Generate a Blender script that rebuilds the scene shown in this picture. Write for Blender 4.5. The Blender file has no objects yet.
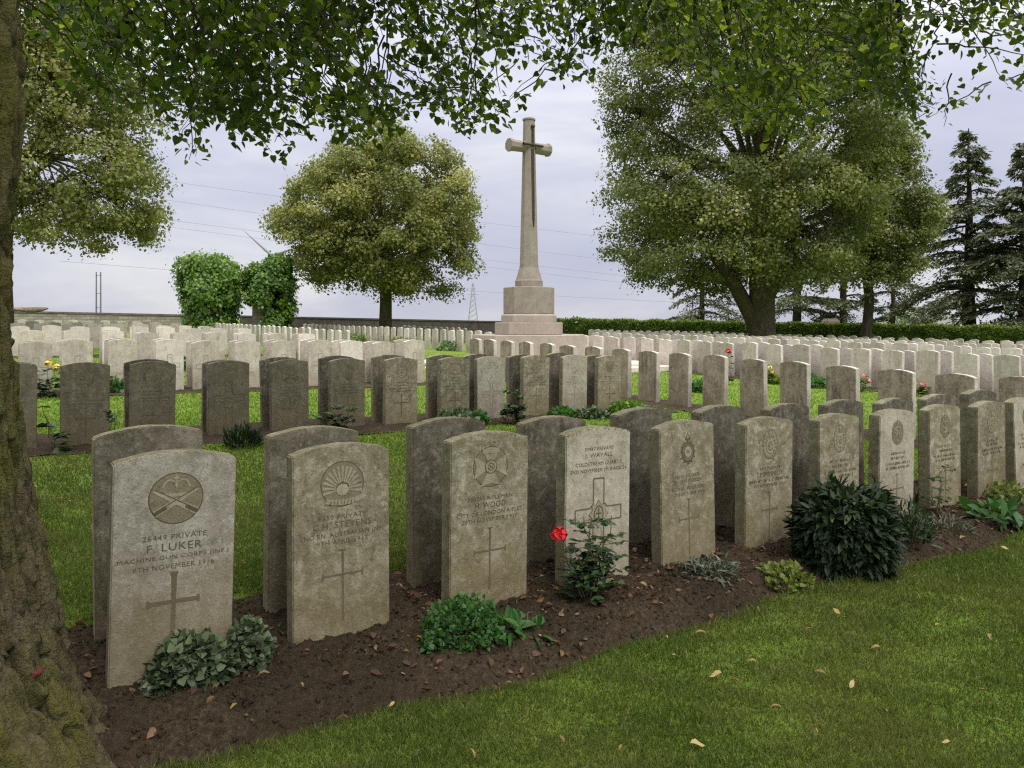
import bpy, bmesh, math, random
import numpy as np
from mathutils import Vector, Matrix, noise

SEED = 7
random.seed(SEED)
rng = np.random.default_rng(SEED)
R = math.radians
scene = bpy.context.scene
COL = scene.collection

# ------------------------------------------------------------------ layout
EYE = 1.24
F = 785.0                                  # focal length in photograph pixels
TH = R(32.5)
CA, SA = math.cos(TH), math.sin(TH)        # row direction of the front plot: (CA, SA)


def W(a, n):
    """plot coordinates (along the front rows, across them) -> world x, y"""
    return (a * CA - n * SA, a * SA + n * CA)


def AN(x, y):
    return (x * CA + y * SA, -x * SA + y * CA)


def gz(x, y):
    """height of the gently sloping ground"""
    return -0.0214 * x + 0.20 * (1 - math.exp(-max(0.0, y - 2.5) / 9.0))


def gz_np(x, y):
    return -0.0214 * x + 0.20 * (1 - np.exp(-np.maximum(0.0, y - 2.5) / 9.0))


def at(px, py, Y):
    """measured picture position at a known distance -> world point"""
    return Vector(((px - 512) * Y / F, Y, EYE - (py - 322.8) * Y / F))


# ------------------------------------------------------------------ tagging
def tag(o, label=None, cat=None, group=None, kind=None):
    if label: o['label'] = label
    if cat: o['category'] = cat
    if group: o['group'] = group
    if kind: o['kind'] = kind
    return o


def empty(name, loc=(0, 0, 0), rz=0.0):
    o = bpy.data.objects.new(name, None)
    o.empty_display_size = 0.1
    o.location = loc
    o.rotation_euler = (0, 0, rz)
    COL.objects.link(o)
    return o


def link(name, me, mats=None, parent=None, loc=None, rz=None):
    o = bpy.data.objects.new(name, me)
    if mats is not None:
        for m in (mats if isinstance(mats, (list, tuple)) else [mats]):
            me.materials.append(m)
    if parent is not None: o.parent = parent
    if loc is not None: o.location = loc
    if rz is not None: o.rotation_euler = (0, 0, rz)
    COL.objects.link(o)
    return o


def copy_tree(o, parent=None):
    c = o.copy()
    COL.objects.link(c)
    if parent is not None: c.parent = parent
    for ch in list(o.children):
        copy_tree(ch, c)
    return c


# ------------------------------------------------------------------ mesh helpers
def mesh_np(name, verts, faces, rnd=None, smooth=False, mat_idx=None):
    verts = np.asarray(verts, dtype=np.float32)
    faces = np.asarray(faces, dtype=np.int32)
    me = bpy.data.meshes.new(name)
    nf, k = faces.shape
    me.vertices.add(len(verts))
    me.vertices.foreach_set('co', verts.ravel())
    me.loops.add(nf * k)
    me.loops.foreach_set('vertex_index', faces.ravel())
    me.polygons.add(nf)
    me.polygons.foreach_set('loop_start', np.arange(0, nf * k, k, dtype=np.int32))
    me.polygons.foreach_set('loop_total', np.full(nf, k, dtype=np.int32))
    if smooth:
        me.polygons.foreach_set('use_smooth', np.ones(nf, dtype=bool))
    if mat_idx is not None:
        me.polygons.foreach_set('material_index', np.asarray(mat_idx, dtype=np.int32))
    if rnd is not None:
        at_ = me.attributes.new('rnd', 'FLOAT', 'FACE')
        at_.data.foreach_set('value', np.asarray(rnd, dtype=np.float32))
    me.update(calc_edges=True)
    me.validate()
    return me


def unit(v):
    return v / np.maximum(1e-9, np.linalg.norm(v, axis=-1, keepdims=True))


RHOMB = (np.array([[0, 0, 0], [.42, .45, .06], [0, 1, 0], [-.42, .45, .06]], float), np.array([[0, 1, 2, 3]]))
HEART = (np.array([[0, 0, 0], [.30, -.06, .05], [.47, .22, .09], [.36, .55, .06], [0, 1.0, -.06], [-.36, .55, .06], [-.47, .22, .09], [-.30, -.06, .05]], float),
         np.array([[0, 1, 2, 3], [0, 3, 4, 4], [0, 4, 4, 5], [0, 5, 6, 7]]))
# heart leaf as triangles
HEART = (HEART[0], np.array([[0, 1, 2], [0, 2, 3], [0, 3, 4], [0, 4, 5], [0, 5, 6], [0, 6, 7]]))
LANCE = (np.array([[0, 0, 0], [.10, .3, .03], [.09, .65, .0], [0, 1.0, -.10], [-.09, .65, .0], [-.10, .3, .03]], float),
         np.array([[0, 1, 2], [0, 2, 3], [0, 3, 4], [0, 4, 5]]))
BROAD = (np.array([[0, 0, 0], [.16, .15, .05], [.27, .42, .08], [.20, .72, .02], [0, 1.0, -.14], [-.20, .72, .02], [-.27, .42, .08], [-.16, .15, .05], [0, .45, -.01]], float),
         np.array([[0, 1, 8], [1, 2, 8], [2, 3, 8], [3, 4, 8], [4, 5, 8], [5, 6, 8], [6, 7, 8], [7, 0, 8]]))


def leaves(P, D, U, S, template):
    """place one leaf per row: base P, direction D (leaf length), up U (leaf face), size S"""
    tv, tf = template
    D = unit(D)
    X = unit(np.cross(D, U))
    Z = np.cross(X, D)
    n = len(P)
    S = np.broadcast_to(np.asarray(S, float), (n,))
    V = P[:, None, :] + S[:, None, None] * (tv[None, :, 0, None] * X[:, None, :] + tv[None, :, 1, None] * D[:, None, :] + tv[None, :, 2, None] * Z[:, None, :])
    Fc = tf[None] + (np.arange(n) * len(tv))[:, None, None]
    return V.reshape(-1, 3), Fc.reshape(-1, tf.shape[1])


NEEDLE = (RHOMB[0] * np.array([.42, 1, 1]), RHOMB[1])


POINTED = (LANCE[0] * np.array([1.75, 1, 1.3]), LANCE[1])


class LeafBag:
    def __init__(self, template):
        self.t = template; self.v = []; self.f = []; self.r = []; self.k = 0

    def add(self, P, D, U, S, rnd=None):
        if len(P) == 0: return
        v, f = leaves(P, D, U, S, self.t)
        self.v.append(v); self.f.append(f + self.k); self.k += len(v)
        if rnd is None: rnd = rng.random(len(P))
        self.r.append(np.repeat(rnd, len(self.t[1])))

    def mesh(self, name):
        return mesh_np(name, np.concatenate(self.v), np.concatenate(self.f), np.concatenate(self.r))


class Tubes:
    """collects tapered tubes along polylines"""
    def __init__(self): self.v = []; self.f = []; self.k = 0

    def add(self, pts, radii, seg=6, cap=True):
        pts = np.asarray([tuple(p) for p in pts], float)
        radii = np.broadcast_to(np.asarray(radii, float), (len(pts),))
        T = np.gradient(pts, axis=0); T = unit(T)
        ref = np.array([0, 0, 1.0])
        if abs(T[0][2]) > .9: ref = np.array([1.0, 0, 0])
        ang = np.linspace(0, 2 * np.pi, seg, endpoint=False)
        rings = []
        for i in range(len(pts)):
            x = np.cross(T[i], ref); x /= max(1e-9, np.linalg.norm(x)); y = np.cross(T[i], x)
            rings.append(pts[i] + radii[i] * (np.cos(ang)[:, None] * x + np.sin(ang)[:, None] * y))
        v = np.concatenate(rings)
        f = []
        for i in range(len(pts) - 1):
            for j in range(seg):
                j2 = (j + 1) % seg
                f.append((i * seg + j, i * seg + j2, (i + 1) * seg + j2, (i + 1) * seg + j))
        self.v.append(v); self.f.append(np.array(f) + self.k); self.k += len(v)

    def mesh(self, name, smooth=True):
        return mesh_np(name, np.concatenate(self.v), np.concatenate(self.f), smooth=smooth)


def curve_pts(p0, p1, sag=0.0, n=7, wob=0.0):
    p0 = np.array(p0, float); p1 = np.array(p1, float)
    t = np.linspace(0, 1, n)[:, None]
    P = p0 + (p1 - p0) * t
    P[:, 2] += -sag * 4 * (t * (1 - t))[:, 0]
    if wob:
        w = rng.normal(0, wob, (n, 3)); w[0] = 0; w[-1] = 0
        P += w
    return P


def box_bm(bm, x0, x1, y0, y1, z0, z1):
    vs = [bm.verts.new((x, y, z)) for z in (z0, z1) for x, y in ((x0, y0), (x1, y0), (x1, y1), (x0, y1))]
    for q in ((3, 2, 1, 0), (4, 5, 6, 7), (0, 1, 5, 4), (1, 2, 6, 5), (2, 3, 7, 6), (3, 0, 4, 7)):
        bm.faces.new([vs[i] for i in q])
    return vs


def bm_mesh(bm, name, bevel=0.0, seg=1):
    if bevel:
        bmesh.ops.bevel(bm, geom=list(bm.edges), offset=bevel, segments=seg, affect='EDGES', clamp_overlap=True)
    bmesh.ops.recalc_face_normals(bm, faces=bm.faces)
    me = bpy.data.meshes.new(name)
    bm.to_mesh(me); bm.free()
    return me


# ------------------------------------------------------------------ materials
def new_mat(name):
    m = bpy.data.materials.new(name)
    m.use_nodes = True
    nt = m.node_tree
    nt.nodes.clear()
    out = nt.nodes.new('ShaderNodeOutputMaterial')
    b = nt.nodes.new('ShaderNodeBsdfPrincipled')
    nt.links.new(b.outputs[0], out.inputs[0])
    return m, nt, b, out


def N(nt, t, **kw):
    n = nt.nodes.new(t)
    for k, v in kw.items(): setattr(n, k, v)
    return n


def setin(n, **kw):
    for k, v in kw.items(): n.inputs[k].default_value = v
    return n


def rgba(c): return (c[0], c[1], c[2], 1)


def noise_tex(nt, vec, scale, detail=4, rough=.6, dist=0.0):
    n = N(nt, 'ShaderNodeTexNoise')
    n.inputs['Scale'].default_value = scale; n.inputs['Detail'].default_value = detail
    n.inputs['Roughness'].default_value = rough; n.inputs['Distortion'].default_value = dist
    nt.links.new(vec, n.inputs['Vector'])
    return n.outputs['Fac']


def ramp(nt, fac, stops):
    r = N(nt, 'ShaderNodeValToRGB')
    e = r.color_ramp.elements
    while len(e) < len(stops): e.new(.5)
    for i, (p, c) in enumerate(stops):
        e[i].position = p
        e[i].color = rgba(c) if isinstance(c, (tuple, list)) else (c, c, c, 1)
    nt.links.new(fac, r.inputs[0])
    return r.outputs[0]


def mixc(nt, fac, a, b, mode='MIX'):
    m = N(nt, 'ShaderNodeMix', data_type='RGBA', blend_type=mode)
    for sock, val in ((m.inputs[0], fac), (m.inputs[6], a), (m.inputs[7], b)):
        if hasattr(val, 'links'): nt.links.new(val, sock)
        elif isinstance(val, (int, float)): sock.default_value = val
        else: sock.default_value = rgba(val)
    return m.outputs[2]


def mth(nt, op, a, b=None, clamp=False):
    m = N(nt, 'ShaderNodeMath', operation=op, use_clamp=clamp)
    for s, v in ((m.inputs[0], a), (m.inputs[1], b)):
        if v is None: continue
        if hasattr(v, 'links'): nt.links.new(v, s)
        else: s.default_value = v
    return m.outputs[0]


def bump(nt, bsdf, h, strength=.3, dist=.01):
    b = N(nt, 'ShaderNodeBump')
    b.inputs['Strength'].default_value = strength; b.inputs['Distance'].default_value = dist
    nt.links.new(h, b.inputs['Height']); nt.links.new(b.outputs[0], bsdf.inputs['Normal'])


def obj_coords(nt, per_object=True):
    tc = N(nt, 'ShaderNodeTexCoord')
    v = tc.outputs['Object']
    if per_object:
        oi = N(nt, 'ShaderNodeObjectInfo')
        va = N(nt, 'ShaderNodeVectorMath', operation='MULTIPLY_ADD')
        cm = N(nt, 'ShaderNodeCombineXYZ')
        for i in range(3): nt.links.new(oi.outputs['Random'], cm.inputs[i])
        nt.links.new(cm.outputs[0], va.inputs[0]); va.inputs[1].default_value = (37, 23, 51); nt.links.new(v, va.inputs[2])
        return va.outputs[0], oi.outputs['Random'], v
    return v, None, v


def stone_mat(name, base, dark, lichen, streak=0.0, mottled=.5, pale=(.55, .52, .45), var=.25, algae=.35, rough=.9):
    """weathered headstone: mottled limestone, lichen patches, green algae from the soil, run-down streaks"""
    m, nt, b, out = new_mat(name)
    vec, rnd, raw = obj_coords(nt)
    n1 = noise_tex(nt, vec, 5, 6, .65)
    n2 = noise_tex(nt, vec, 38, 5, .7)
    n3 = noise_tex(nt, vec, 150, 3, .6)
    col = mixc(nt, ramp(nt, n1, [(.35, 0.0), (.68, 1.0)]), base, dark)
    n6 = noise_tex(nt, vec, 14, 6, .75, .5)
    col = mixc(nt, ramp(nt, n6, [(.52, 0.0), (.62, mottled)]), col, lichen)
    col = mixc(nt, ramp(nt, n6, [(.34, .75), (.46, 0.0)]), col, pale)
    col = mixc(nt, ramp(nt, n2, [(.54, 0.0), (.64, mottled)]), col, lichen)
    col = mixc(nt, ramp(nt, n2, [(.32, .8), (.42, 0.0)]), col, pale)
    col = mixc(nt, ramp(nt, n3, [(.34, .45), (.46, 0.0)]), col, tuple(x * .6 for x in pale))
    sp = N(nt, 'ShaderNodeSeparateXYZ'); nt.links.new(raw, sp.inputs[0])
    if streak:
        sc = N(nt, 'ShaderNodeMapping'); sc.inputs['Scale'].default_value = (14, 14, 1.3)
        nt.links.new(vec, sc.inputs['Vector'])
        ns = noise_tex(nt, sc.outputs[0], 1.0, 5, .65)
        n4 = noise_tex(nt, vec, 3.0, 3, .6)
        st = mth(nt, 'MULTIPLY', ramp(nt, ns, [(.42, 0.0), (.62, 1.0)]), ramp(nt, n4, [(.35, 0.1), (.6, 1.0)]))
        n5 = noise_tex(nt, vec, 70, 3, .8)
        st = mth(nt, 'MULTIPLY', st, ramp(nt, n5, [(.35, 0.15), (.6, 1.0)]))
        col = mixc(nt, mth(nt, 'MULTIPLY', st, streak), col, (.05, .042, .03))
    # algae / splashed soil rising from the ground, its edge ragged
    hz = mth(nt, 'ADD', sp.outputs[2], mth(nt, 'MULTIPLY', n1, -.45))
    alg = ramp(nt, hz, [(.0, algae), (.22, 0.0)])
    col = mixc(nt, alg, col, (.17, .135, .06))
    v = mth(nt, 'ADD', mth(nt, 'MULTIPLY', rnd, var), 1 - var / 2)
    hsv = N(nt, 'ShaderNodeHueSaturation'); nt.links.new(col, hsv.inputs['Color']); nt.links.new(v, hsv.inputs['Value'])
    nt.links.new(hsv.outputs[0], b.inputs['Base Color'])
    setin(b, Roughness=rough); b.inputs['Specular IOR Level'].default_value = .2
    bump(nt, b, mth(nt, 'ADD', n3, mth(nt, 'MULTIPLY', n2, 1.2)), .45, .004)
    return m


def plain_mat(name, c, rough=.7, metal=0.0, vary=0.0, scale=20):
    m, nt, b, out = new_mat(name)
    setin(b, Roughness=rough, Metallic=metal)
    vec, rnd, raw = obj_coords(nt)
    n = noise_tex(nt, vec, scale, 4, .6)
    c2 = tuple(x * (1 - vary) for x in c); c1 = tuple(x * (1 + vary) for x in c)
    nt.links.new(ramp(nt, n, [(.35, c2), (.65, c1)]), b.inputs['Base Color'])
    return m


def leaf_mat(name, stops, trans=.35, rough=.5, spec=.3, tcol=None, patch=None):
    m, nt, b, out = new_mat(name)
    a = N(nt, 'ShaderNodeAttribute', attribute_name='rnd')
    col = ramp(nt, a.outputs['Fac'], stops)
    if patch:
        g = N(nt, 'ShaderNodeNewGeometry')
        pn = noise_tex(nt, g.outputs['Position'], patch[0], 3, .55)
        col = mixc(nt, ramp(nt, pn, [(.40, 0.0), (.62, patch[2])]), col, patch[1])
    nt.links.new(col, b.inputs['Base Color'])
    setin(b, Roughness=rough); b.inputs['Specular IOR Level'].default_value = spec
    t = N(nt, 'ShaderNodeBsdfTranslucent')
    tc = mixc(nt, 1.0, col, tcol or (1.5, 1.7, .7), 'MULTIPLY')
    nt.links.new(tc, t.inputs['Color'])
    mx = N(nt, 'ShaderNodeMixShader'); mx.inputs[0].default_value = trans
    nt.links.new(b.outputs[0], mx.inputs[1]); nt.links.new(t.outputs[0], mx.inputs[2])
    nt.links.new(mx.outputs[0], out.inputs[0])
    return m


M = {}
M['stone_front'] = stone_mat('stone front', (.27, .24, .155), (.17, .15, .092), (.40, .375, .29), mottled=.7, pale=(.105, .095, .058), var=.22, streak=.35, algae=.5)
M['stone_grey'] = stone_mat('stone front grey', (.34, .31, .255), (.235, .21, .165), (.44, .42, .365), mottled=.6, pale=(.165, .15, .11), var=.1, streak=.35, algae=.6)
M['stone_buff'] = stone_mat('stone front buff', (.42, .385, .30), (.33, .295, .22), (.50, .47, .39), mottled=.6, pale=(.22, .20, .145), var=.12, streak=.15)
M['stone_back'] = stone_mat('stone back', (.175, .155, .11), (.085, .074, .05), (.30, .28, .215), streak=.85, mottled=.5, pale=(.045, .04, .026), var=.3)
M['stone_stained'] = stone_mat('stone stained back', (.37, .315, .225), (.23, .19, .125), (.45, .41, .32), streak=.95, mottled=.45, pale=(.11, .095, .065), var=.25)
M['stone_side'] = stone_mat('stone side', (.215, .20, .12), (.14, .13, .07), (.32, .30, .215), mottled=.55, pale=(.095, .09, .05), var=.2)  # sides darker than the fronts: their shade painted in, along with algae
M['stone_dull'] = stone_mat('stone dull', (.205, .18, .12), (.135, .118, .077), (.28, .255, .185), mottled=.45, pale=(.095, .083, .054), var=.25, streak=.5)
M['stone_pale'] = stone_mat('stone pale', (.565, .52, .445), (.45, .41, .34), (.64, .60, .525), mottled=.45, pale=(.33, .30, .235), var=.34, algae=.3)
M['stone_mid'] = stone_mat('stone mid', (.48, .44, .36), (.36, .33, .25), (.55, .51, .43), mottled=.5, pale=(.27, .24, .17), var=.25, streak=.35)
M['carved'] = stone_mat('carved recess', (.105, .088, .054), (.085, .072, .044), (.125, .11, .072), mottled=.3, pale=(.08, .07, .045), var=.1, algae=.2)
M['carved_mid'] = stone_mat('carved recess mid', (.13, .11, .07), (.105, .088, .055), (.16, .14, .095), mottled=.4, pale=(.115, .10, .065), var=.1, algae=.2)  # carved crosses: groove shade and grime put into the colour
M['carved_pale'] = stone_mat('carved recess pale', (.30, .27, .21), (.25, .22, .17), (.34, .31, .25), mottled=.4, pale=(.2, .18, .13), var=.1, algae=.1)
M['relief'] = stone_mat('carved relief', (.31, .28, .19), (.25, .225, .15), (.37, .34, .245), mottled=.5, pale=(.16, .145, .095), var=.1, algae=.2)
M['recess'] = stone_mat('carved ground', (.205, .18, .118), (.165, .145, .092), (.25, .225, .16), mottled=.4, pale=(.12, .105, .07), var=.1, algae=.2)  # ground darker than the relief: badge shading put into the two colours
M['cross_stone'] = stone_mat('cross stone', (.235, .21, .172), (.165, .146, .115), (.30, .275, .23), mottled=.45, pale=(.33, .28, .21), var=.12, algae=.1)
M['cross_base'] = stone_mat('cross base stone', (.32, .28, .232), (.25, .215, .172), (.385, .345, .292), mottled=.4, pale=(.40, .33, .26), var=.12, algae=.05)
M['bronze'] = plain_mat('bronze', (.055, .04, .03), .45, .6, .3)
M['metal_grey'] = plain_mat('grey metal', (.30, .31, .34), .6, .2, .1, 2)
M['white_metal'] = plain_mat('turbine grey', (.20, .205, .22), .5, 0, .05, 1)
M['pole_wood'] = plain_mat('pole wood', (.13, .13, .15), .9, 0, .2, 3)
M['wire'] = plain_mat('wire', (.22, .22, .25), .6, .3, .05)
M['rose'] = plain_mat('rose petals', (.62, .012, .018), .55, 0, .25, 60)
M['pink'] = plain_mat('pink petals', (.62, .25, .22), .6, 0, .25, 60)
M['yellow'] = plain_mat('yellow petals', (.62, .50, .08), .6, 0, .25, 60)
M['stem'] = plain_mat('plant stem', (.10, .085, .04), .8, 0, .3, 60)
M['roof'] = plain_mat('slate roof', (.30, .29, .30), .8, 0, .1, 6)
M['render'] = plain_mat('rendered wall', (.50, .48, .45), .9, 0, .08, 3)
M['red_paint'] = plain_mat('dull red paint', (.085, .012, .009), .9, 0, .5, 150)


def bark_mat(name, c1, c2, moss, moss_amt=.6, sc=1.0, ridged=False):
    m, nt, b, out = new_mat(name)
    tc = N(nt, 'ShaderNodeTexCoord')
    v = tc.outputs['Object']
    mp = N(nt, 'ShaderNodeMapping'); mp.inputs['Scale'].default_value = (1, 1, .3); nt.links.new(v, mp.inputs['Vector'])
    n1 = noise_tex(nt, mp.outputs[0], 22 * sc, 7, .7, .6)
    n2 = noise_tex(nt, v, 3.2 * sc, 5, .65)
    n3 = noise_tex(nt, v, 110 * sc, 4, .7)
    n4 = noise_tex(nt, v, 42 * sc, 4, .7)
    col = ramp(nt, n1, [(.36, c1), (.62, c2)])
    mo = mth(nt, 'MULTIPLY', ramp(nt, n2, [(.36, 0.0), (.6, 1.0)]), moss_amt)
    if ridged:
        ra = N(nt, 'ShaderNodeAttribute', attribute_name='ridge')      # moss and lichen keep to the plates; crevice shade is painted into the furrow colour
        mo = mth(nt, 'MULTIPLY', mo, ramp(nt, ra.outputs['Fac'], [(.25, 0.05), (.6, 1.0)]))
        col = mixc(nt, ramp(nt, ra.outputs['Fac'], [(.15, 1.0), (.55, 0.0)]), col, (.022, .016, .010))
    col = mixc(nt, mo, col, moss)
    col = mixc(nt, ramp(nt, n4, [(.60, 0.0), (.72, .5)]), col, (.26, .27, .21))      # pale lichen flecks
    col = mixc(nt, ramp(nt, n3, [(.3, .45), (.5, 0.0)]), col, tuple(x * .4 for x in c1))
    nt.links.new(col, b.inputs['Base Color'])
    setin(b, Roughness=.95); b.inputs['Specular IOR Level'].default_value = .1
    bump(nt, b, mth(nt, 'ADD', mth(nt, 'MULTIPLY', n1, 1.5), mth(nt, 'ADD', n3, n4)), 1.0, .02 / sc)
    return m


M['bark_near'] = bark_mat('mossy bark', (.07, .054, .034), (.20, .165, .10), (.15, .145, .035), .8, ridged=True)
M['bark'] = bark_mat('bark', (.06, .05, .03), (.14, .12, .07), (.10, .10, .035), .5, .4)
M['bark_dark'] = bark_mat('dark bark', (.03, .025, .018), (.08, .065, .045), (.05, .05, .025), .3, .4)
M['twig'] = plain_mat('twig bark', (.055, .045, .028), .9, 0, .3, 30)

M['leaf_near'] = leaf_mat('near linden leaves', [(0, (.026, .046, .009)), (.45, (.062, .096, .015)), (.75, (.125, .165, .025)), (1, (.27, .31, .055))], .5, .42, .35)
M['leaf_linden'] = leaf_mat('linden leaves', [(0, (.055, .075, .016)), (.4, (.122, .142, .029)), (.7, (.21, .217, .051)), (.86, (.34, .32, .10)), (1, (.48, .44, .20))], .34, .5, .35, patch=(.55, (.20, .19, .055), .55))
M['leaf_linden_green'] = leaf_mat('green linden leaves', [(0, (.044, .064, .014)), (.45, (.098, .121, .026)), (.76, (.172, .186, .045)), (.9, (.285, .275, .09)), (1, (.42, .39, .165))], .30, .5, .35, patch=(.5, (.15, .16, .045), .5))
M['leaf_ivy'] = leaf_mat('ivy leaves', [(0, (.040, .085, .012)), (.5, (.10, .19, .024)), (1, (.21, .32, .048))], .3, .4, .4)
M['needle'] = leaf_mat('conifer needles', [(0, (.046, .058, .030)), (.6, (.10, .115, .056)), (1, (.19, .20, .10))], .1, .6, .25)
M['leaf_hedge'] = leaf_mat('hedge leaves', [(0, (.04, .075, .014)), (.6, (.09, .14, .022)), (1, (.21, .26, .045))], .25, .5, .3)
M['leaf_grey'] = leaf_mat('grey green leaves', [(0, (.045, .068, .034)), (.6, (.10, .135, .07)), (1, (.22, .27, .14))], .15, .5, .3)
M['leaf_mid'] = leaf_mat('fresh green leaves', [(0, (.03, .085, .02)), (.6, (.055, .14, .032)), (1, (.10, .21, .045))], .25, .45, .35)
M['leaf_dark'] = leaf_mat('dark glossy leaves', [(0, (.010, .022, .008)), (.6, (.020, .038, .014)), (.93, (.045, .075, .024)), (1, (.12, .15, .05))], .12, .55, .25)
M['leaf_rose'] = leaf_mat('rose leaves', [(0, (.018, .040, .016)), (.6, (.034, .068, .025)), (1, (.075, .12, .04))], .18, .4, .4)
M['leaf_yellow'] = leaf_mat('yellow green leaves', [(0, (.08, .11, .02)), (.6, (.15, .19, .035)), (1, (.26, .27, .06))], .25, .5, .3)
M['leaf_silver'] = leaf_mat('silver leaves', [(0, (.07, .085, .06)), (.6, (.125, .145, .105)), (1, (.22, .235, .18))], .1, .6, .2)
M['leaf_fallen'] = leaf_mat('fallen leaves', [(0, (.14, .08, .035)), (.5, (.28, .185, .075)), (.85, (.40, .31, .14)), (1, (.45, .39, .21))], .15, .7, .15)
M['litter'] = leaf_mat('dry litter', [(0, (.040, .026, .016)), (.5, (.11, .062, .034)), (.85, (.22, .135, .072)), (1, (.38, .30, .18))], .1, .8, .15)
M['grass'] = leaf_mat('grass blades', [(0, (.030, .050, .009)), (.4, (.066, .102, .015)), (.75, (.110, .155, .025)), (.90, (.18, .18, .055)), (1, (.32, .26, .12))], .3, .55, .2, patch=(1.3, (.145, .135, .040), .45))


def ground_mat():
    m, nt, b, out = new_mat('lawn')
    g = N(nt, 'ShaderNodeNewGeometry'); v = g.outputs['Position']
    n1 = noise_tex(nt, v, 1.6, 3, .55); n2 = noise_tex(nt, v, 26, 5, .7); n3 = noise_tex(nt, v, 140, 4, .7)
    n0 = noise_tex(nt, v, .35, 3, .5)
    col = ramp(nt, n2, [(.3, (.09, .165, .018)), (.55, (.155, .26, .030)), (.75, (.22, .32, .048))])
    col = mixc(nt, ramp(nt, n1, [(.40, 0.0), (.64, .55)]), col, (.13, .125, .032))
    col = mixc(nt, ramp(nt, n0, [(.42, 0.0), (.62, .4)]), col, (.16, .21, .03))
    col = mixc(nt, ramp(nt, n3, [(.35, .45), (.55, 0.0)]), col, (.03, .05, .010))
    nt.links.new(col, b.inputs['Base Color'])
    setin(b, Roughness=.9); b.inputs['Specular IOR Level'].default_value = .1
    bump(nt, b, mth(nt, 'ADD', n3, n2), .7, .02)
    return m


def soil_mat():
    m, nt, b, out = new_mat('bed soil')
    g = N(nt, 'ShaderNodeNewGeometry'); v = g.outputs['Position']
    n1 = noise_tex(nt, v, 4, 4, .6); n2 = noise_tex(nt, v, 55, 6, .7); n3 = noise_tex(nt, v, 240, 3, .7)
    col = ramp(nt, n2, [(.3, (.022, .0165, .009)), (.5, (.058, .044, .025)), (.72, (.125, .10, .063))])
    col = mixc(nt, ramp(nt, n1, [(.4, 0.0), (.65, .5)]), col, (.085, .056, .031))
    n0 = noise_tex(nt, v, 1.7, 4, .6)
    col = mixc(nt, ramp(nt, n0, [(.42, .55), (.6, 0.0)]), col, (.030, .022, .013))
    col = mixc(nt, ramp(nt, n3, [(.60, 0.0), (.70, .6)]), col, (.22, .18, .12))
    nt.links.new(col, b.inputs['Base Color'])
    setin(b, Roughness=.95); b.inputs['Specular IOR Level'].default_value = .12
    bump(nt, b, mth(nt, 'ADD', n3, mth(nt, 'MULTIPLY', n2, 2)), .9, .012)
    return m


def brick_wall_mat():
    m, nt, b, out = new_mat('coursed stone wall')
    tc = N(nt, 'ShaderNodeTexCoord'); v = tc.outputs['Object']
    mp = N(nt, 'ShaderNodeMapping'); mp.inputs['Rotation'].default_value = (R(90), 0, 0); nt.links.new(v, mp.inputs['Vector'])
    br = N(nt, 'ShaderNodeTexBrick')
    nt.links.new(mp.outputs[0], br.inputs['Vector'])
    br.inputs['Scale'].default_value = 1.0; br.inputs['Brick Width'].default_value = .5; br.inputs['Row Height'].default_value = .16
    br.inputs['Mortar Size'].default_value = .012
    br.inputs['Color1'].default_value = (.20, .18, .14, 1); br.inputs['Color2'].default_value = (.34, .31, .26, 1); br.inputs['Mortar'].default_value = (.12, .10, .08, 1)
    n = noise_tex(nt, v, 6, 5, .7)
    nt.links.new(mixc(nt, ramp(nt, n, [(.4, 0.0), (.65, .6)]), br.outputs['Color'], (.14, .13, .10)), b.inputs['Base Color'])
    setin(b, Roughness=.95)
    return m


M['lawn'] = ground_mat()
M['soil'] = soil_mat()
M['wall'] = brick_wall_mat()
M['coping'] = plain_mat('dark coping', (.10, .09, .08), .9, 0, .3, 4)
M['darkwall'] = plain_mat('dark low wall', (.055, .047, .042), .9, 0, .35, 3)
M['paving'] = plain_mat('pale paving', (.56, .50, .42), .9, 0, .12, 5)

# ------------------------------------------------------------------ camera, sky, sun
cam = bpy.data.cameras.new('camera')
cam.sensor_width = 36.0
cam.lens = F / 1024 * 36.0
cam.shift_y = -(384 - 322.8) / 1024
cam.clip_start = .05
cam.clip_end = 6000
co = bpy.data.objects.new('camera', cam)
co.location = (0, 0, EYE)
co.rotation_euler = (R(90), 0, 0)
COL.objects.link(co)
scene.camera = co

SUN_EL, SUN_AZ = R(50), math.atan2(SA, -CA)      # light from behind the photographer's right shoulder
sun_dir = Vector((math.cos(SUN_EL) * SA, -math.cos(SUN_EL) * CA, math.sin(SUN_EL)))
sl = bpy.data.lights.new('sun', 'SUN')
sl.energy = 1.5
sl.angle = R(16)
sl.color = (1.0, .96, .88)
so = bpy.data.objects.new('sun', sl)
so.rotation_euler = sun_dir.to_track_quat('Z', 'Y').to_euler()
so.location = (0, 0, 30)
COL.objects.link(so)

world = bpy.data.worlds.new('World')
scene.world = world
world.use_nodes = True
wn = world.node_tree
wn.nodes.clear()
wout = N(wn, 'ShaderNodeOutputWorld')
sky = N(wn, 'ShaderNodeTexSky', sky_type='NISHITA')
sky.sun_disc = False
sky.sun_elevation = SUN_EL
sky.sun_rotation = math.atan2(sun_dir.x, sun_dir.y)
bg1 = N(wn, 'ShaderNodeBackground'); bg1.inputs[1].default_value = .10
wn.links.new(sky.outputs[0], bg1.inputs[0])
wtc = N(wn, 'ShaderNodeTexCoord')
sx = N(wn, 'ShaderNodeSeparateXYZ'); wn.links.new(wtc.outputs['Generated'], sx.inputs[0])
zc = mth(wn, 'MAXIMUM', sx.outputs[2], 0.0)
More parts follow.
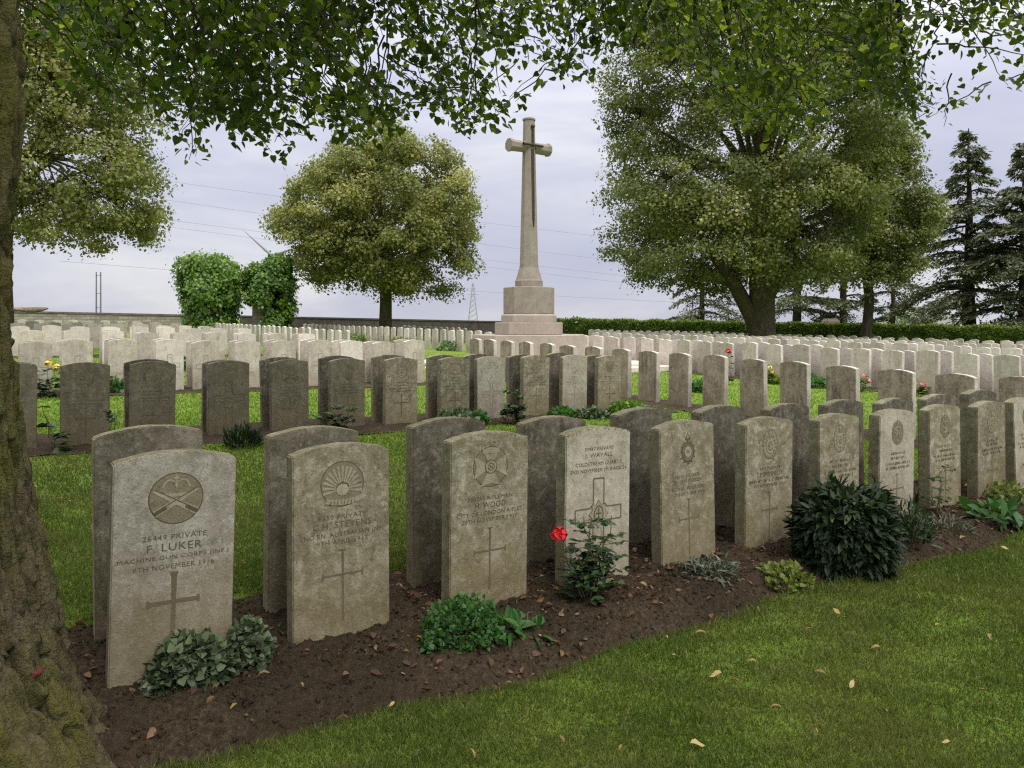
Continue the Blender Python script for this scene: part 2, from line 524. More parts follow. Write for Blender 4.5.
# overcast: grey lavender cloud, brighter towards the zenith
mpw = N(wn, 'ShaderNodeMapping'); mpw.inputs['Scale'].default_value = (1, 1, 3.2); wn.links.new(wtc.outputs['Generated'], mpw.inputs['Vector'])
cn = noise_tex(wn, mpw.outputs[0], 2.6, 6, .55, .4)
ccol = ramp(wn, cn, [(.34, (.535, .55, .70)), (.5, (.625, .635, .745)), (.64, (.80, .80, .84))])
grad = mth(wn, 'ADD', mth(wn, 'ADD', mth(wn, 'MULTIPLY', zc, .42), .69), mth(wn, 'MULTIPLY', mth(wn, 'POWER', zc, 3.0), 4.6))
low = ramp(wn, zc, [(0.0, (1.0, 1.0, 1.0)), (.30, (1.0, 1.0, 1.0)), (.8, (1.06, 1.0, .92))])
ccol = mixc(wn, 1.0, ccol, low, 'MULTIPLY')
bg2 = N(wn, 'ShaderNodeBackground'); wn.links.new(ccol, bg2.inputs[0]); wn.links.new(grad, bg2.inputs[1])
wmx = N(wn, 'ShaderNodeMixShader'); wmx.inputs[0].default_value = .93
wn.links.new(bg1.outputs[0], wmx.inputs[1]); wn.links.new(bg2.outputs[0], wmx.inputs[2])
wn.links.new(wmx.outputs[0], wout.inputs[0])

scene.view_settings.view_transform = 'Standard'
scene.view_settings.look = 'None'
scene.view_settings.exposure = 0.45
scene.view_settings.gamma = 1.0
scene.cycles.max_bounces = 6
scene.cycles.diffuse_bounces = 3
scene.cycles.glossy_bounces = 2
scene.cycles.transmission_bounces = 3
scene.cycles.transparent_max_bounces = 4
scene.cycles.use_denoising = False
scene.cycles.filter_width = 1.25

# ------------------------------------------------------------------ ground
def grid_mesh(name, xs, ys, zf, smooth=True):
    X, Y = np.meshgrid(xs, ys)
    Z = zf(X, Y)
    V = np.stack([X, Y, Z], -1).reshape(-1, 3)
    nx, ny = len(xs), len(ys)
    i = (np.arange(ny - 1)[:, None] * nx + np.arange(nx - 1)[None]).ravel()
    return mesh_np(name, V, np.stack([i, i + 1, i + nx + 1, i + nx], -1), smooth=smooth)


def spread(lim, near, step):
    inner = np.arange(-near, near + step, step)
    outer = near * np.exp(np.linspace(0, math.log(lim / near), 22))[1:]
    return np.concatenate([-outer[::-1], inner, outer])


def ground_z(X, Y):
    z = gz_np(X, Y)
    a = X * CA + Y * SA; n = -X * SA + Y * CA
    # the first bed is cut a little below the turf
    e0 = 2.30 + .035 * np.sin(a * 2.3 + 1) + .025 * np.sin(a * 6.1 + 2); e1 = 3.56 + .035 * np.sin(a * 2.3 + 6) + .025 * np.sin(a * 6.1 + 12)
    inb = (n > e0 + .012) & (n < e1 - .012)
    z = z + .006 * np.sin(X * 2.1 + Y) * np.cos(Y * 1.7)
    return np.where(inb, z - .09, z)


def near_fine(lim, lo, hi, fine, near, step):
    mid = np.arange(lo, hi + fine / 2, fine)
    left = np.arange(lo - step, -near - step, -step)[::-1]; right = np.arange(hi + step, near + step, step)
    fl = np.exp(np.linspace(0, math.log(lim / near), 22))[1:]
    return np.concatenate([left[0] * fl[::-1], left, mid, right, right[-1] * fl])


me = grid_mesh('ground', near_fine(2500, -4.2, 6.5, .045, 26, .3), near_fine(2500, 1.0, 7.2, .045, 26, .3), ground_z)
tag(link('ground', me, M['lawn']), kind='structure')


def bed_edge(a, s):
    return .035 * math.sin(a * 2.3 + s) + .025 * math.sin(a * 6.1 + s * 2) + .02 * noise.noise((a * 4, s, 0))


def bed_height(a, n, n0, n1, mound):
    t = (n - n0) / (n1 - n0)
    e = min(t, 1 - t)
    prof = min(1.0, max(0.0, e / .16))
    return prof * prof * (3 - 2 * prof) * mound


def soil_strip(name, a0, a1, n0, n1, step, mound, rough, seed, swap=False, cut=.045):
    As = np.arange(a0, a1, step); K = max(6, int((n1 - n0) / step))
    V = []
    for a in As:
        e0 = n0 + bed_edge(a, seed); e1 = n1 + bed_edge(a, seed + 5)
        for k in range(K + 1):
            t = k / K
            n = e0 + (e1 - e0) * t
            x, y = W(n, a) if swap else W(a, n)
            h = gz(x, y) + bed_height(a, n, e0, e1, mound + cut) - cut
            if rough:
                p = (x * 9, y * 9, seed)
                h += rough * (noise.noise(p) * 1.0 + noise.noise((x * 27, y * 27, seed)) * .65 + abs(noise.noise((x * 70, y * 70, 3))) * .55)
            else:
                h += .012 * noise.noise((x * 12, y * 12, seed))
            V.append((x, y, h))
    na = len(As); m = K + 1
    i = (np.arange(na - 1)[:, None] * m + np.arange(K)[None]).ravel()
    fc = np.stack([i, i + m, i + m + 1, i + 1], -1) if not swap else np.stack([i, i + 1, i + m + 1, i + m], -1)
    return tag(link(name, mesh_np(name, V, fc, smooth=True), M['soil']), kind='structure')


soil_strip('soil_bed', -3.2, 9.0, 2.30, 3.56, .0105, .035, .026, 1.0)


def bed_z(x, y):
    a, n = AN(x, y)
    return gz(x, y) + bed_height(a, n, 2.30 + bed_edge(a, 1.0), 3.56 + bed_edge(a, 6.0), .08) - .045


A_ROWS = [2.84, 7.85, 12.4, 17.4, 22.2, 27.0, 31.8, 36.6, 41.0]
B_ROWS = [7.8, 13.3, 18.8, 24.3, 29.8, 35.3]
for i, n in enumerate(A_ROWS[1:5]):
    soil_strip('soil_bed', -.8, 7.4 if i == 0 else 6.3, n - .42, n + .80, .045, .02, .016, i * 2.0 + 3, cut=.0 - .006)
soil_strip('soil_bed', 2.0, 13.9, 7.5, 8.25, .05, .02, .016, 11.0, swap=True, cut=-.006)
soil_strip('soil_bed', 5.0, 22, 12.95, 14.1, .06, .02, .016, 13.0, swap=True, cut=-.006)

# ------------------------------------------------------------------ headstones
SW, ST, SH = .381, .076, .80


def slab_mesh(name, seed, h=SH, rise=.030, wob=.0, chip=0.0):
    rs = random.Random(seed)
    pts = [(-SW / 2, -.25), (SW / 2, -.25)]
    sh = h - rise
    n = 14
    for i in range(n + 1):
        t = 1 - 2 * i / n
        pts.append((SW / 2 * t, sh + rise * (1 - t * t) + rs.uniform(-wob, wob)))
    bm = bmesh.new()
    fr = [bm.verts.new((x, 0, z)) for x, z in pts]
    bk = [bm.verts.new((x, ST, z)) for x, z in pts]
    bm.faces.new(fr); bm.faces.new(bk[::-1])
    k = len(pts)
    for i in range(k):
        j = (i + 1) % k
        bm.faces.new((fr[j], fr[i], bk[i], bk[j]))
    bmesh.ops.recalc_face_normals(bm, faces=bm.faces)
    edges = [e for e in bm.edges if abs(e.verts[0].co.y - e.verts[1].co.y) < 1e-6 or abs(abs(e.verts[0].co.x) - SW / 2) < 1e-6 and abs(e.verts[0].co.z - sh) < .005]
    bmesh.ops.bevel(bm, geom=edges, offset=.0045, segments=2, affect='EDGES', clamp_overlap=True)
    for f in bm.faces:
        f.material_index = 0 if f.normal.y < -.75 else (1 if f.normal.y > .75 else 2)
    return bm_mesh(bm, name)


class Carve:
    """flat carved shapes on the front face of a slab, in metres right of the axis / above the soil"""
    def __init__(self): self.v = []; self.f = []; self.m = []; self.lv = 0

    def poly(self, pts, mi=0, depth=.0012):
        self.lv += 1
        y = -depth - .00002 * (self.lv % 20)
        k = len(self.v); n = len(pts)
        self.v += [(x, .001, z) for x, z in pts] + [(x, y, z) for x, z in pts]
        self.f.append([k + n + i for i in range(n)]); self.m.append(mi)
        for i in range(n):
            j = (i + 1) % n
            self.f.append([k + i, k + j, k + n + j, k + n + i]); self.m.append(mi)

    def bar(self, x0, z0, x1, z1, w, mi=0, depth=.0012, w1=None):
        dx, dz = x1 - x0, z1 - z0
        L = math.hypot(dx, dz) or 1
        px, pz = -dz / L, dx / L
        w1 = w if w1 is None else w1
        self.poly([(x0 + px * w / 2, z0 + pz * w / 2), (x0 - px * w / 2, z0 - pz * w / 2), (x1 - px * w1 / 2, z1 - pz * w1 / 2), (x1 + px * w1 / 2, z1 + pz * w1 / 2)], mi, depth)

    def ring(self, cx, cz, rx, rz, w, mi=0, depth=.0012, n=36, a0=0, a1=2 * math.pi):
        for i in range(n):
            t0 = a0 + (a1 - a0) * i / n; t1 = a0 + (a1 - a0) * (i + 1) / n
            self.poly([(cx + (rx + w / 2) * math.cos(t0), cz + (rz + w / 2) * math.sin(t0)), (cx + (rx + w / 2) * math.cos(t1), cz + (rz + w / 2) * math.sin(t1)),
                       (cx + (rx - w / 2) * math.cos(t1), cz + (rz - w / 2) * math.sin(t1)), (cx + (rx - w / 2) * math.cos(t0), cz + (rz - w / 2) * math.sin(t0))], mi, depth)

    def disc(self, cx, cz, rx, rz, mi=0, depth=.0006, n=32):
        self.poly([(cx + rx * math.cos(2 * math.pi * i / n), cz + rz * math.sin(2 * math.pi * i / n)) for i in range(n)], mi, depth)

    def crown(self, cx, cz, s, mi=1):
        self.bar(cx - .030 * s, cz - .020 * s, cx + .030 * s, cz - .020 * s, .009 * s, mi, .0022)
        for q in (-1, 1):
            self.ring(cx + q * .016 * s, cz, .017 * s, .020 * s, .005 * s, mi, .0022, 10, R(0), R(180))
        self.bar(cx, cz + .014 * s, cx, cz + .032 * s, .006 * s, mi, .0022)
        self.bar(cx - .007 * s, cz + .025 * s, cx + .007 * s, cz + .025 * s, .005 * s, mi, .0024)

    def mesh(self, name):
        me = bpy.data.meshes.new(name)
        me.from_pydata(self.v, [], self.f)
        me.polygons.foreach_set('material_index', self.m)
        me.update()
        return me


def text_mesh(lines, name):
    """inscription lines: (text, width, cap height, z centre) -> one mesh on the slab's front"""
    bm = bmesh.new()
    for txt, w, h, zc in lines:
        cu = bpy.data.curves.new('t', 'FONT')
        cu.body = txt; cu.size = 1.0; cu.extrude = 0.0; cu.resolution_u = 2
        cu.space_character = 1.08
        o = bpy.data.objects.new('t', cu)
        COL.objects.link(o)
        bpy.context.view_layer.update()
        m = bpy.data.meshes.new_from_object(o.evaluated_get(bpy.context.evaluated_depsgraph_get()))
        bpy.data.objects.remove(o); bpy.data.curves.remove(cu)
        co_ = np.array([v.co[:] for v in m.vertices])
        x0, x1, y0, y1 = co_[:, 0].min(), co_[:, 0].max(), co_[:, 1].min(), co_[:, 1].max()
        for v in m.vertices:
            x = (v.co.x - (x0 + x1) / 2) / (x1 - x0) * w
            z = zc + (v.co.y - (y0 + y1) / 2) / (y1 - y0) * h
            v.co = (x, -.0009, z)
        bm.from_mesh(m)
        bpy.data.meshes.remove(m)
    bmesh.ops.recalc_face_normals(bm, faces=bm.faces)
    for f in bm.faces:
        if f.normal.y > 0: f.normal_flip()
    me = bpy.data.meshes.new(name)
    bm.to_mesh(me); bm.free()
    return me


def worn_lines(H, seed, zs=(.27, .30, .333, .36), ws=(.18, .16, .30, .26), name='inscription'):
    """letters too weathered to read: short broken strokes in four lines"""
    rs = random.Random(seed)
    c = Carve()
    for d, w in zip(zs, ws):
        w *= rs.uniform(.85, 1.05)
        x = -w / 2
        z = H - d
        h = .016
        while x < w / 2:
            if rs.random() < .1: x += .012
            k = rs.random()
            if k < .6: c.bar(x, z - h / 2, x + rs.uniform(-.002, .002), z + h / 2, .0024)
            if k > .3: c.bar(x, z + rs.uniform(-h / 2, h / 2), x + .007, z + rs.uniform(-h / 2, h / 2), .002)
            x += rs.uniform(.0065, .0105)
    return c.mesh(name)


def latin_cross(H, top=.395, arm=.487, bot=.65, hw=.078, w=.0075, fl=.012):
    c = Carve()
    c.bar(0, H - top, 0, H - arm, w * 1.5, 0, .001, w)
    c.bar(0, H - arm, 0, H - bot, w, 0, .001, w * 1.3)
    c.bar(-hw, H - arm, hw, H - arm, w, 0, .0012)
    for q in (-1, 1):
        c.bar(q * hw, H - arm - fl, q * hw, H - arm + fl, w * .7, 0, .0014)
    c.bar(-fl, H - top, fl, H - top, w * .8, 0, .0014)
    return c.mesh('carved_cross')


def broad_cross(H, top=.235, arm=.40, bot=.68, hw=.135, w=.062, line=.006):
    c = Carve()
    h = w / 2
    a0, a1 = H - arm - h, H - arm + h
    P = [(-h, H - top), (h, H - top), (h, a1 + .02), (h + .02, a1), (hw, a1), (hw, a0), (h + .02, a0), (h, a0 - .02), (h, H - bot), (-h, H - bot), (-h, a0 - .02), (-h - .02, a0), (-hw, a0), (-hw, a1), (-h - .02, a1), (-h, a1 + .02)]
    for i in range(len(P)):
        p, q = P[i], P[(i + 1) % len(P)]
        c.bar(*p, *q, line, 0)
    return c.mesh('carved_cross')


def emblem(kind, H, seed=0):
    c = Carve()
    z = H - .142
    r = .086
    rs = random.Random(seed)
    if kind == 'guns':
        c.disc(0, z - .01, r, r, 0, .0005)
        c.disc(0, z - .01, r - .004, r - .004, 2, .0008)
        z -= .01
        for q in (-1, 1):
            c.bar(-q * .066, z - .048, q * .070, z + .028, .024, 1, .002, .010)
            c.bar(-q * .066, z - .048, -q * .03, z - .028, .012, 0, .0024)
            c.bar(-q * .062, z - .040, q * .066, z + .033, .003, 0, .0026)
        c.crown(0, z + .036, 1.25)
    elif kind == 'sun':
        z -= .005
        c.disc(0, z, r, r, 0, .0005)
        c.disc(0, z, r - .004, r - .004, 2, .0008)
        for i in range(15):
            t = R(-8 + 196 * i / 14)
            c.bar(.026 * math.cos(t), z - .02 + .026 * math.sin(t), (.078) * math.cos(t), z - .02 + .09 * math.sin(t) * (.98 if math.sin(t) > 0 else 1), .004, 1, .002, .012)
        c.disc(0, z - .022, .024, .022, 1, .0026)
        c.crown(0, z - .012, .7, 0)
        for i in range(9):
            x = -.064 + .016 * i
            c.bar(x, z - .058 - .012 * (1 - (x / .07) ** 2), x + .0155, z - .058 - .012 * (1 - ((x + .0155) / .07) ** 2), .020, 1, .0024)
        for i in range(8):
            x = -.048 + .0135 * i
            c.bar(x, z - .075, x + .003, z - .062, .0026, 0, .0030)
    elif kind == 'maltese':
        c.disc(0, z, r, r, 0, .0005)
        c.disc(0, z, r - .004, r - .004, 2, .0008)
        for k in range(4):
            t = math.pi / 2 * k
            ct, st = math.cos(t), math.sin(t)
            pts = [(.016, -.012), (.080, -.046), (.070, 0), (.080, .046), (.016, .012)]
            c.poly([(x * ct - y * st, z + x * st + y * ct) for x, y in pts], 1, .0024)
        c.disc(0, z, .030, .030, 0, .0028); c.disc(0, z, .026, .026, 1, .0032)
        c.ring(0, z, .015, .015, .003, 0, .0036, 16)
        c.bar(-.010, z - .008, .010, z + .008, .003, 0, .0038); c.bar(-.010, z + .008, .010, z - .008, .003, 0, .0038)
        c.bar(-.042, z + .062, .042, z + .062, .012, 1, .0034)
        c.crown(0, z + .092, .8)
    elif kind == 'star':
        z = H - .40
        pts = []
        for i in range(16):
            rr = .058 if i % 2 == 0 else .042
            pts.append((rr * math.sin(math.pi * i / 8), z + rr * 1.15 * math.cos(math.pi * i / 8)))
        c.poly(pts, 0, .0014)
        c.poly([(x * .92, z + (y - z) * .92) for x, y in pts], 1, .0020)
        c.ring(0, z, .026, .038, .006, 0, .0026, 24)
        c.bar(0, z - .030, 0, z + .030, .006, 0, .0026); c.bar(-.016, z + .004, .016, z + .004, .005, 0, .0028)
    elif kind == 'grenade':
        z += .01
        c.ring(0, z - .022, .042, .046, .009, 0, .0012, 28)
        c.ring(0, z - .022, .030, .034, .004, 0, .0012, 20)
        c.disc(0, z - .022, .024, .026, 1, .0018)
        c.bar(-.012, z - .03, .012, z - .012, .003, 0, .0022); c.bar(.012, z - .03, -.012, z - .012, .003, 0, .0022)
        for t in range(0, 360, 30):
            c.bar(.046 * math.cos(R(t)), z - .022 + .05 * math.sin(R(t)), .056 * math.cos(R(t)), z - .022 + .06 * math.sin(R(t)), .004, 0, .0014)
        for q in (-1, 1):
            c.bar(q * .014, z + .044, 0, z + .072, .004, 0, .0012)
        c.bar(-.018, z + .043, .018, z + .043, .006, 0, .0014)
        c.bar(0, z + .046, 0, z + .066, .008, 1, .0016)
        c.bar(-.034, z - .072, .034, z - .072, .005, 0, .0012)
        c.bar(0, z - .085, 0, z - .066, .016, 0, .0012)
    elif kind == 'oval':
        c.disc(0, z, .060, .082, 0, .0005)
        c.disc(0, z, .0565, .0785, 2, .0008)
        for i in range(18):
            t = R(125 + i * 17)
            c.bar(.040 * math.cos(t), z + .058 * math.sin(t), .052 * math.cos(t + .12), z + .074 * math.sin(t + .12), .010, 1, .0018)
        c.ring(0, z - .012, .026, .033, .009, 1, .0022, 20)
        for i in range(9):
            t = rs.uniform(0, 6.28); q = rs.uniform(.002, .018)
            c.bar(q * math.cos(t), z - .012 + q * math.sin(t), q * math.cos(t + 1), z - .012 + q * math.sin(t + 1), rs.uniform(.005, .009), rs.choice((1, 1, 2)), .0026 + .0001 * i)
        c.crown(0, z + .045, 1.0)
    else:                                                    # worn round badge
        c.disc(0, z, .064, .076, 0, .0005)
        c.disc(0, z, .061, .073, 2, .0008)
        for i in range(26):
            t = rs.uniform(0, 6.28); q = rs.uniform(.005, .052)
            x0, z0 = q * math.cos(t), z + q * 1.1 * math.sin(t)
            dx, dz = rs.uniform(-.022, .022), rs.uniform(-.022, .022)
            c.bar(x0, z0, x0 + dx, z0 + dz, rs.uniform(.005, .011), rs.choice((1, 1, 1, 2)), .0016 + .0001 * i, rs.uniform(.002, .006))
        c.crown(0, z + .05, .9)
    return c.mesh('emblem')


SLABS = [slab_mesh('headstone', s, wob=.0012) for s in range(4)]


def slab_with(base, mats, name):
    m = base.copy(); m.name = name
    for x in mats: m.materials.append(x)
    return m


SETS = {
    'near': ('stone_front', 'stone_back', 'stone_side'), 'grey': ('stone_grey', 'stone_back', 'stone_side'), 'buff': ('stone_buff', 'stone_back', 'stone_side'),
    'dull': ('stone_dull', 'stone_back', 'stone_back'), 'pale': ('stone_pale', 'stone_pale', 'stone_pale'), 'mid': ('stone_mid', 'stone_stained', 'stone_pale'),
    'stained': ('stone_mid', 'stone_stained', 'stone_pale'), 'greyback': ('stone_mid', 'stone_mid', 'stone_pale'),
}
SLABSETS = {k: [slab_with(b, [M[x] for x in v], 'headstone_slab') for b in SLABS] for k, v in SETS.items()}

STONES = []            # (distance, root) of every individual headstone
NSTONE = [0]


def place(o, a, n, rz, H, zb=None, tilt=True):
    x, y = W(a, n)
    z = gz(x, y) if zb is None else zb
    o.location = (x, y, z + H - SH)
    rs = random
    t = .015 if tilt else 0
    o.rotation_euler = (rs.gauss(0, t), rs.gauss(0, t * .7), rz + rs.gauss(0, t))


def single_stone(kind, a, n, rz, H, label, group, zb=None, name='headstone', children=()):
    """one headstone that shows no carving: a single mesh"""
    o = bpy.data.objects.new(name, random.choice(SLABSETS[kind]))
    COL.objects.link(o)
    place(o, a, n, rz, H, zb)
    tag(o, label, 'headstone', group)
    return o


def carved_stone(kind, a, n, rz, H, label, group, parts, zb=None, cm=None):
    t = empty('headstone')
    place(t, a, n, rz, H, zb)
    tag(t, label, 'headstone', group)
    s = bpy.data.objects.new('slab', random.choice(SLABSETS[kind])); s.parent = t; COL.objects.link(s)
    cm = cm or [M['carved'], M['relief'], M['recess']]
    for nm, me in parts:
        o = bpy.data.objects.new(nm, me)
        if not me.materials:
            for q in cm: me.materials.append(M['carved_mid'] if q is M['carved'] and nm == 'carved_cross' else q)
        o.parent = t
        COL.objects.link(o)
    return t


def a_from_px(px, n):
    u = px - 512
    y = n / (CA - u * SA / F)
    return (u * y / F) * CA + y * SA


FRONT = TH                       # faces the photographer
BACK = TH + math.pi
BF = -(math.pi / 2 - TH)         # right plot, facing left-front
BB = BF + math.pi

# ---- first row, its fronts: left edge of the front face in the photograph, height of the left shoulder
H0 = SH
first = [
    (107, 464, 'grey', 'guns', [('26449 PRIVATE', .20, .0165, .278), ('F. LUKER', .17, .025, .312), ('MACHINE GUN CORPS (INF.)', .345, .0175, .347), ('8TH NOVEMBER 1916', .25, .0165, .376)],
     ('L', dict(top=.40, arm=.495, bot=.70, hw=.078, w=.013, fl=.012)), 'pale grey headstone with crossed guns in a circle, nearest the big tree trunk'),
    (293, 455, 'near', 'sun', [('6350 PRIVATE', .19, .017, .268), ('C.H. STEVENS', .23, .024, .299), ('2ND BN. AUSTRALIAN INF.', .325, .0165, .334), ('9TH APRIL 1917', .20, .0165, .362)],
     ('L', dict(top=.395, arm=.487, bot=.66, hw=.078, w=.007)), 'brown-green headstone with a rising sun badge, second along the front row'),
    (449, 441, 'near', 'maltese', [('320265 RIFLEMAN', .22, .0165, .272), ('H. WOOD', .15, .024, .302), ('CITY OF LONDON RIFLES', .32, .017, .335), ('28TH NOVEMBER 1917', .27, .0165, .363)],
     ('L', dict(top=.40, arm=.495, bot=.66, hw=.076, w=.0065)), 'olive headstone with a four armed cross badge under a crown, behind green leafy plants'),
    (564, 435, 'buff', 'star', [('30947 PRIVATE', .17, .0165, .098), ('J. WAYALL', .165, .024, .130), ('COLDSTREAM GUARDS', .27, .017, .166), ('2ND NOVEMBER 1918 AGE 24', .33, .0165, .196)],
     ('B', {}), 'pale buff headstone with a broad outlined cross, behind the red rose'),
    (662, 428, 'near', 'grenade', [('10410 L/CORPL.', .18, .0165, .272), ('D. JOHNSON', .195, .024, .302), ('ROYAL FUSILIERS', .23, .017, .335), ('12TH OCTOBER 1916', .22, .0165, .362)],
     ('L', dict(top=.39, arm=.487, bot=.665, hw=.066, w=.007)), 'headstone with a flaming grenade badge, right of the red rose'),
    (745, 424, 'near', 'oval', [('9719 PRIVATE', .17, .0165, .272), ('T.P. DONNELLY', .21, .024, .302), None, ('1ST NOVEMBER 1916', .25, .0165, .362)],
     ('L', dict(top=.40, arm=.495, bot=.665, hw=.062, w=.006)), 'headstone with an oval badge, left of the big dark bush'),
    (819, 420, 'near', 'oval', None, None, 'headstone half hidden behind the big dark bush'),
    (878, 415, 'buff', 'worn', None, ('L', dict(top=.40, arm=.49, bot=.65, hw=.07, w=.006)), 'buff headstone just right of the big dark bush'),
    (930, 410, 'near', 'worn', None, ('L', dict(top=.42, arm=.50, bot=.62, hw=.06, w=.005)), 'headstone behind the bare leafy twig'),
    (978, 406, 'near', 'oval', None, ('L', dict(top=.38, arm=.48, bot=.66, hw=.07, w=.006)), 'headstone behind the broad leaved plant near the right edge'),
    (1017, 402, 'buff', 'worn', None, ('L', dict()), 'pale headstone cut off by the right edge of the photo'),
]
G1 = 'headstones of the front row facing the photographer'
carve_dark = [M['carved'], M['relief'], M['recess']]
for i, (px, ptop, kind, emb, lines, crs, lab) in enumerate(first):
    n = A_ROWS[0] + (-.03 if i == 0 else 0)
    a = a_from_px(px, n) + SW / 2
    xl, yl = W(a - SW / 2, n)
    ztop = EYE - (ptop - 322.8) * yl / F + .021            # apex of the arc
    x, y = W(a, n)
    zb = gz(x, y)
    H = ztop - zb
    parts = [('emblem', emblem(emb, SH, i))]
    if lines:
        ls = [l for l in lines if l]
        tm = text_mesh([(t, w, h, SH - d) for t, w, h, d in ls], 'inscription')
        parts.append(('inscription', tm))
        if None in lines:
            bmx = bmesh.new(); bmx.from_mesh(tm); wl = worn_lines(SH, 77, (.335,), (.32,)); bmx.from_mesh(wl); bmx.to_mesh(tm); bmx.free()
    else:
        parts.append(('inscription', worn_lines(SH, i)))
    if crs:
        parts.append(('carved_cross', latin_cross(SH, **crs[1]) if crs[0] == 'L' else broad_cross(SH, **crs[1])))
    t = carved_stone(kind, a, n, FRONT, H, lab, G1, parts, zb=zb)
    if i == 0: t.rotation_euler = (R(1.0), R(1.2), FRONT)
    if i == 3:
        # crumbling, moss-grown top edge
        lb = LeafBag(RHOMB)
        k = 150
        xx = rng.uniform(-.185, .185, k)
        zz = SH - .03 + .03 * (1 - (xx / .19) ** 2) - .002
        lb.add(np.stack([xx, rng.uniform(-.004, .075, k), zz], -1), rng.normal(0, 1, (k, 3)) * [1, 1, .3], rng.normal(0, .3, (k, 3)) + [0, 0, 1], rng.uniform(.006, .014, k))
        link('moss', lb.mesh('moss'), M['leaf_yellow'], t)
    first[i] = first[i] + (a, H)

backlabels = ['back of the headstone behind the crossed guns stone by the tree trunk', 'back of the dark headstone behind the rising sun stone', 'streaked back of the headstone behind the four armed cross badge stone',
              'pale topped back of the headstone behind the broad cross stone', 'dark speckled back of the headstone behind the grenade badge stone', 'dark back of the headstone behind the oval badge stone left of the bush',
              'back of the headstone behind the half hidden stone at the bush', 'back of the headstone behind the buff stone right of the bush', 'back of the headstone behind the bare twig stone',
              'back of the headstone behind the broad leaved plant stone', 'back of the headstone behind the cut off stone at the right edge']
G1B = 'headstones backing on to the front row'
for i, f in enumerate(first):
    a, H = f[-2], f[-1]
    n = A_ROWS[0] + (.40 if i == 0 else .34)
    single_stone('grey' if i == 3 else 'near', a, n + ST, BACK, H + random.uniform(.0, .03), backlabels[i], G1B)

ORD = ['first', 'second', 'third', 'fourth', 'fifth', 'sixth', 'seventh', 'eighth', 'ninth', 'tenth', 'eleventh', 'twelfth', 'thirteenth', 'fourteenth', 'fifteenth', 'sixteenth', 'seventeenth', 'eighteenth', 'nineteenth', 'twentieth']

# ---- second row: the fronts, then the row backing on to it
px2 = [(-17, 'dull'), (60, 'dull'), (129, 'dull'), (208, 'dull'), (271.6, 'dull'), (330, 'dull'), (385, 'near'), (440, 'near'), (477.5, 'buff'), (522.5, 'near'), (562, 'buff'), (597.5, 'near')]
G2 = 'headstones of the second row facing the photographer'
G2B = 'headstones backing on to the second row'
desc2 = {0: 'dark headstone of the second row half hidden by the big tree trunk', 8: 'palest headstone of the second row, with a broad carved cross'}
emb2 = ['worn', 'worn', 'worn', None, 'guns', 'oval', 'oval', 'sun', 'cross', 'oval', 'oval', 'worn']
for i, (px, kind) in enumerate(px2):
    n = A_ROWS[1] + (.0 if i > 2 else -.05)
    a = a_from_px(px, n) + SW / 2
    H = .735 + random.uniform(-.008, .012)
    lab = desc2.get(i, f'{"dark" if kind == "dull" else "buff" if kind == "buff" else "grey brown"} headstone, {ORD[i]} from the left in the second row')
    parts = []
    e = emb2[i]
    if e is None:
        parts = [('carved_cross', broad_cross(SH, .20, .36, .66, line=.007)), ('emblem', emblem('star', SH))]
    elif e == 'cross':
        parts = [('inscription', worn_lines(SH, 100 + i, (.075, .105, .135), (.16, .2, .26))), ('carved_cross', broad_cross(SH, .20, .42, .70, .13, .03, line=.009)), ('emblem', emblem('oval', SH - .09))]
    else:
        parts = [('emblem', emblem(e, SH, i + 40)), ('inscription', worn_lines(SH, 100 + i)), ('carved_cross', latin_cross(SH, w=.008))]
    cm = [M['stone_back'], M['stone_dull'], M['stone_dull']] if kind == 'dull' else [M['carved'], M['relief'], M['recess']] if kind != 'buff' else [M['carved_pale'], M['stone_mid'], M['stone_mid']]
    carved_stone(kind, a, n, FRONT, H, lab, G2, parts, cm=cm)
    if i != 1:
        single_stone('near' if kind != 'dull' else 'dull', a - (.0 if i < 4 else .02), n + .26 + ST, BACK, H + random.uniform(-.01, .02), f'back of the headstone behind the {ORD[i]} second row stone from the left', G2B)

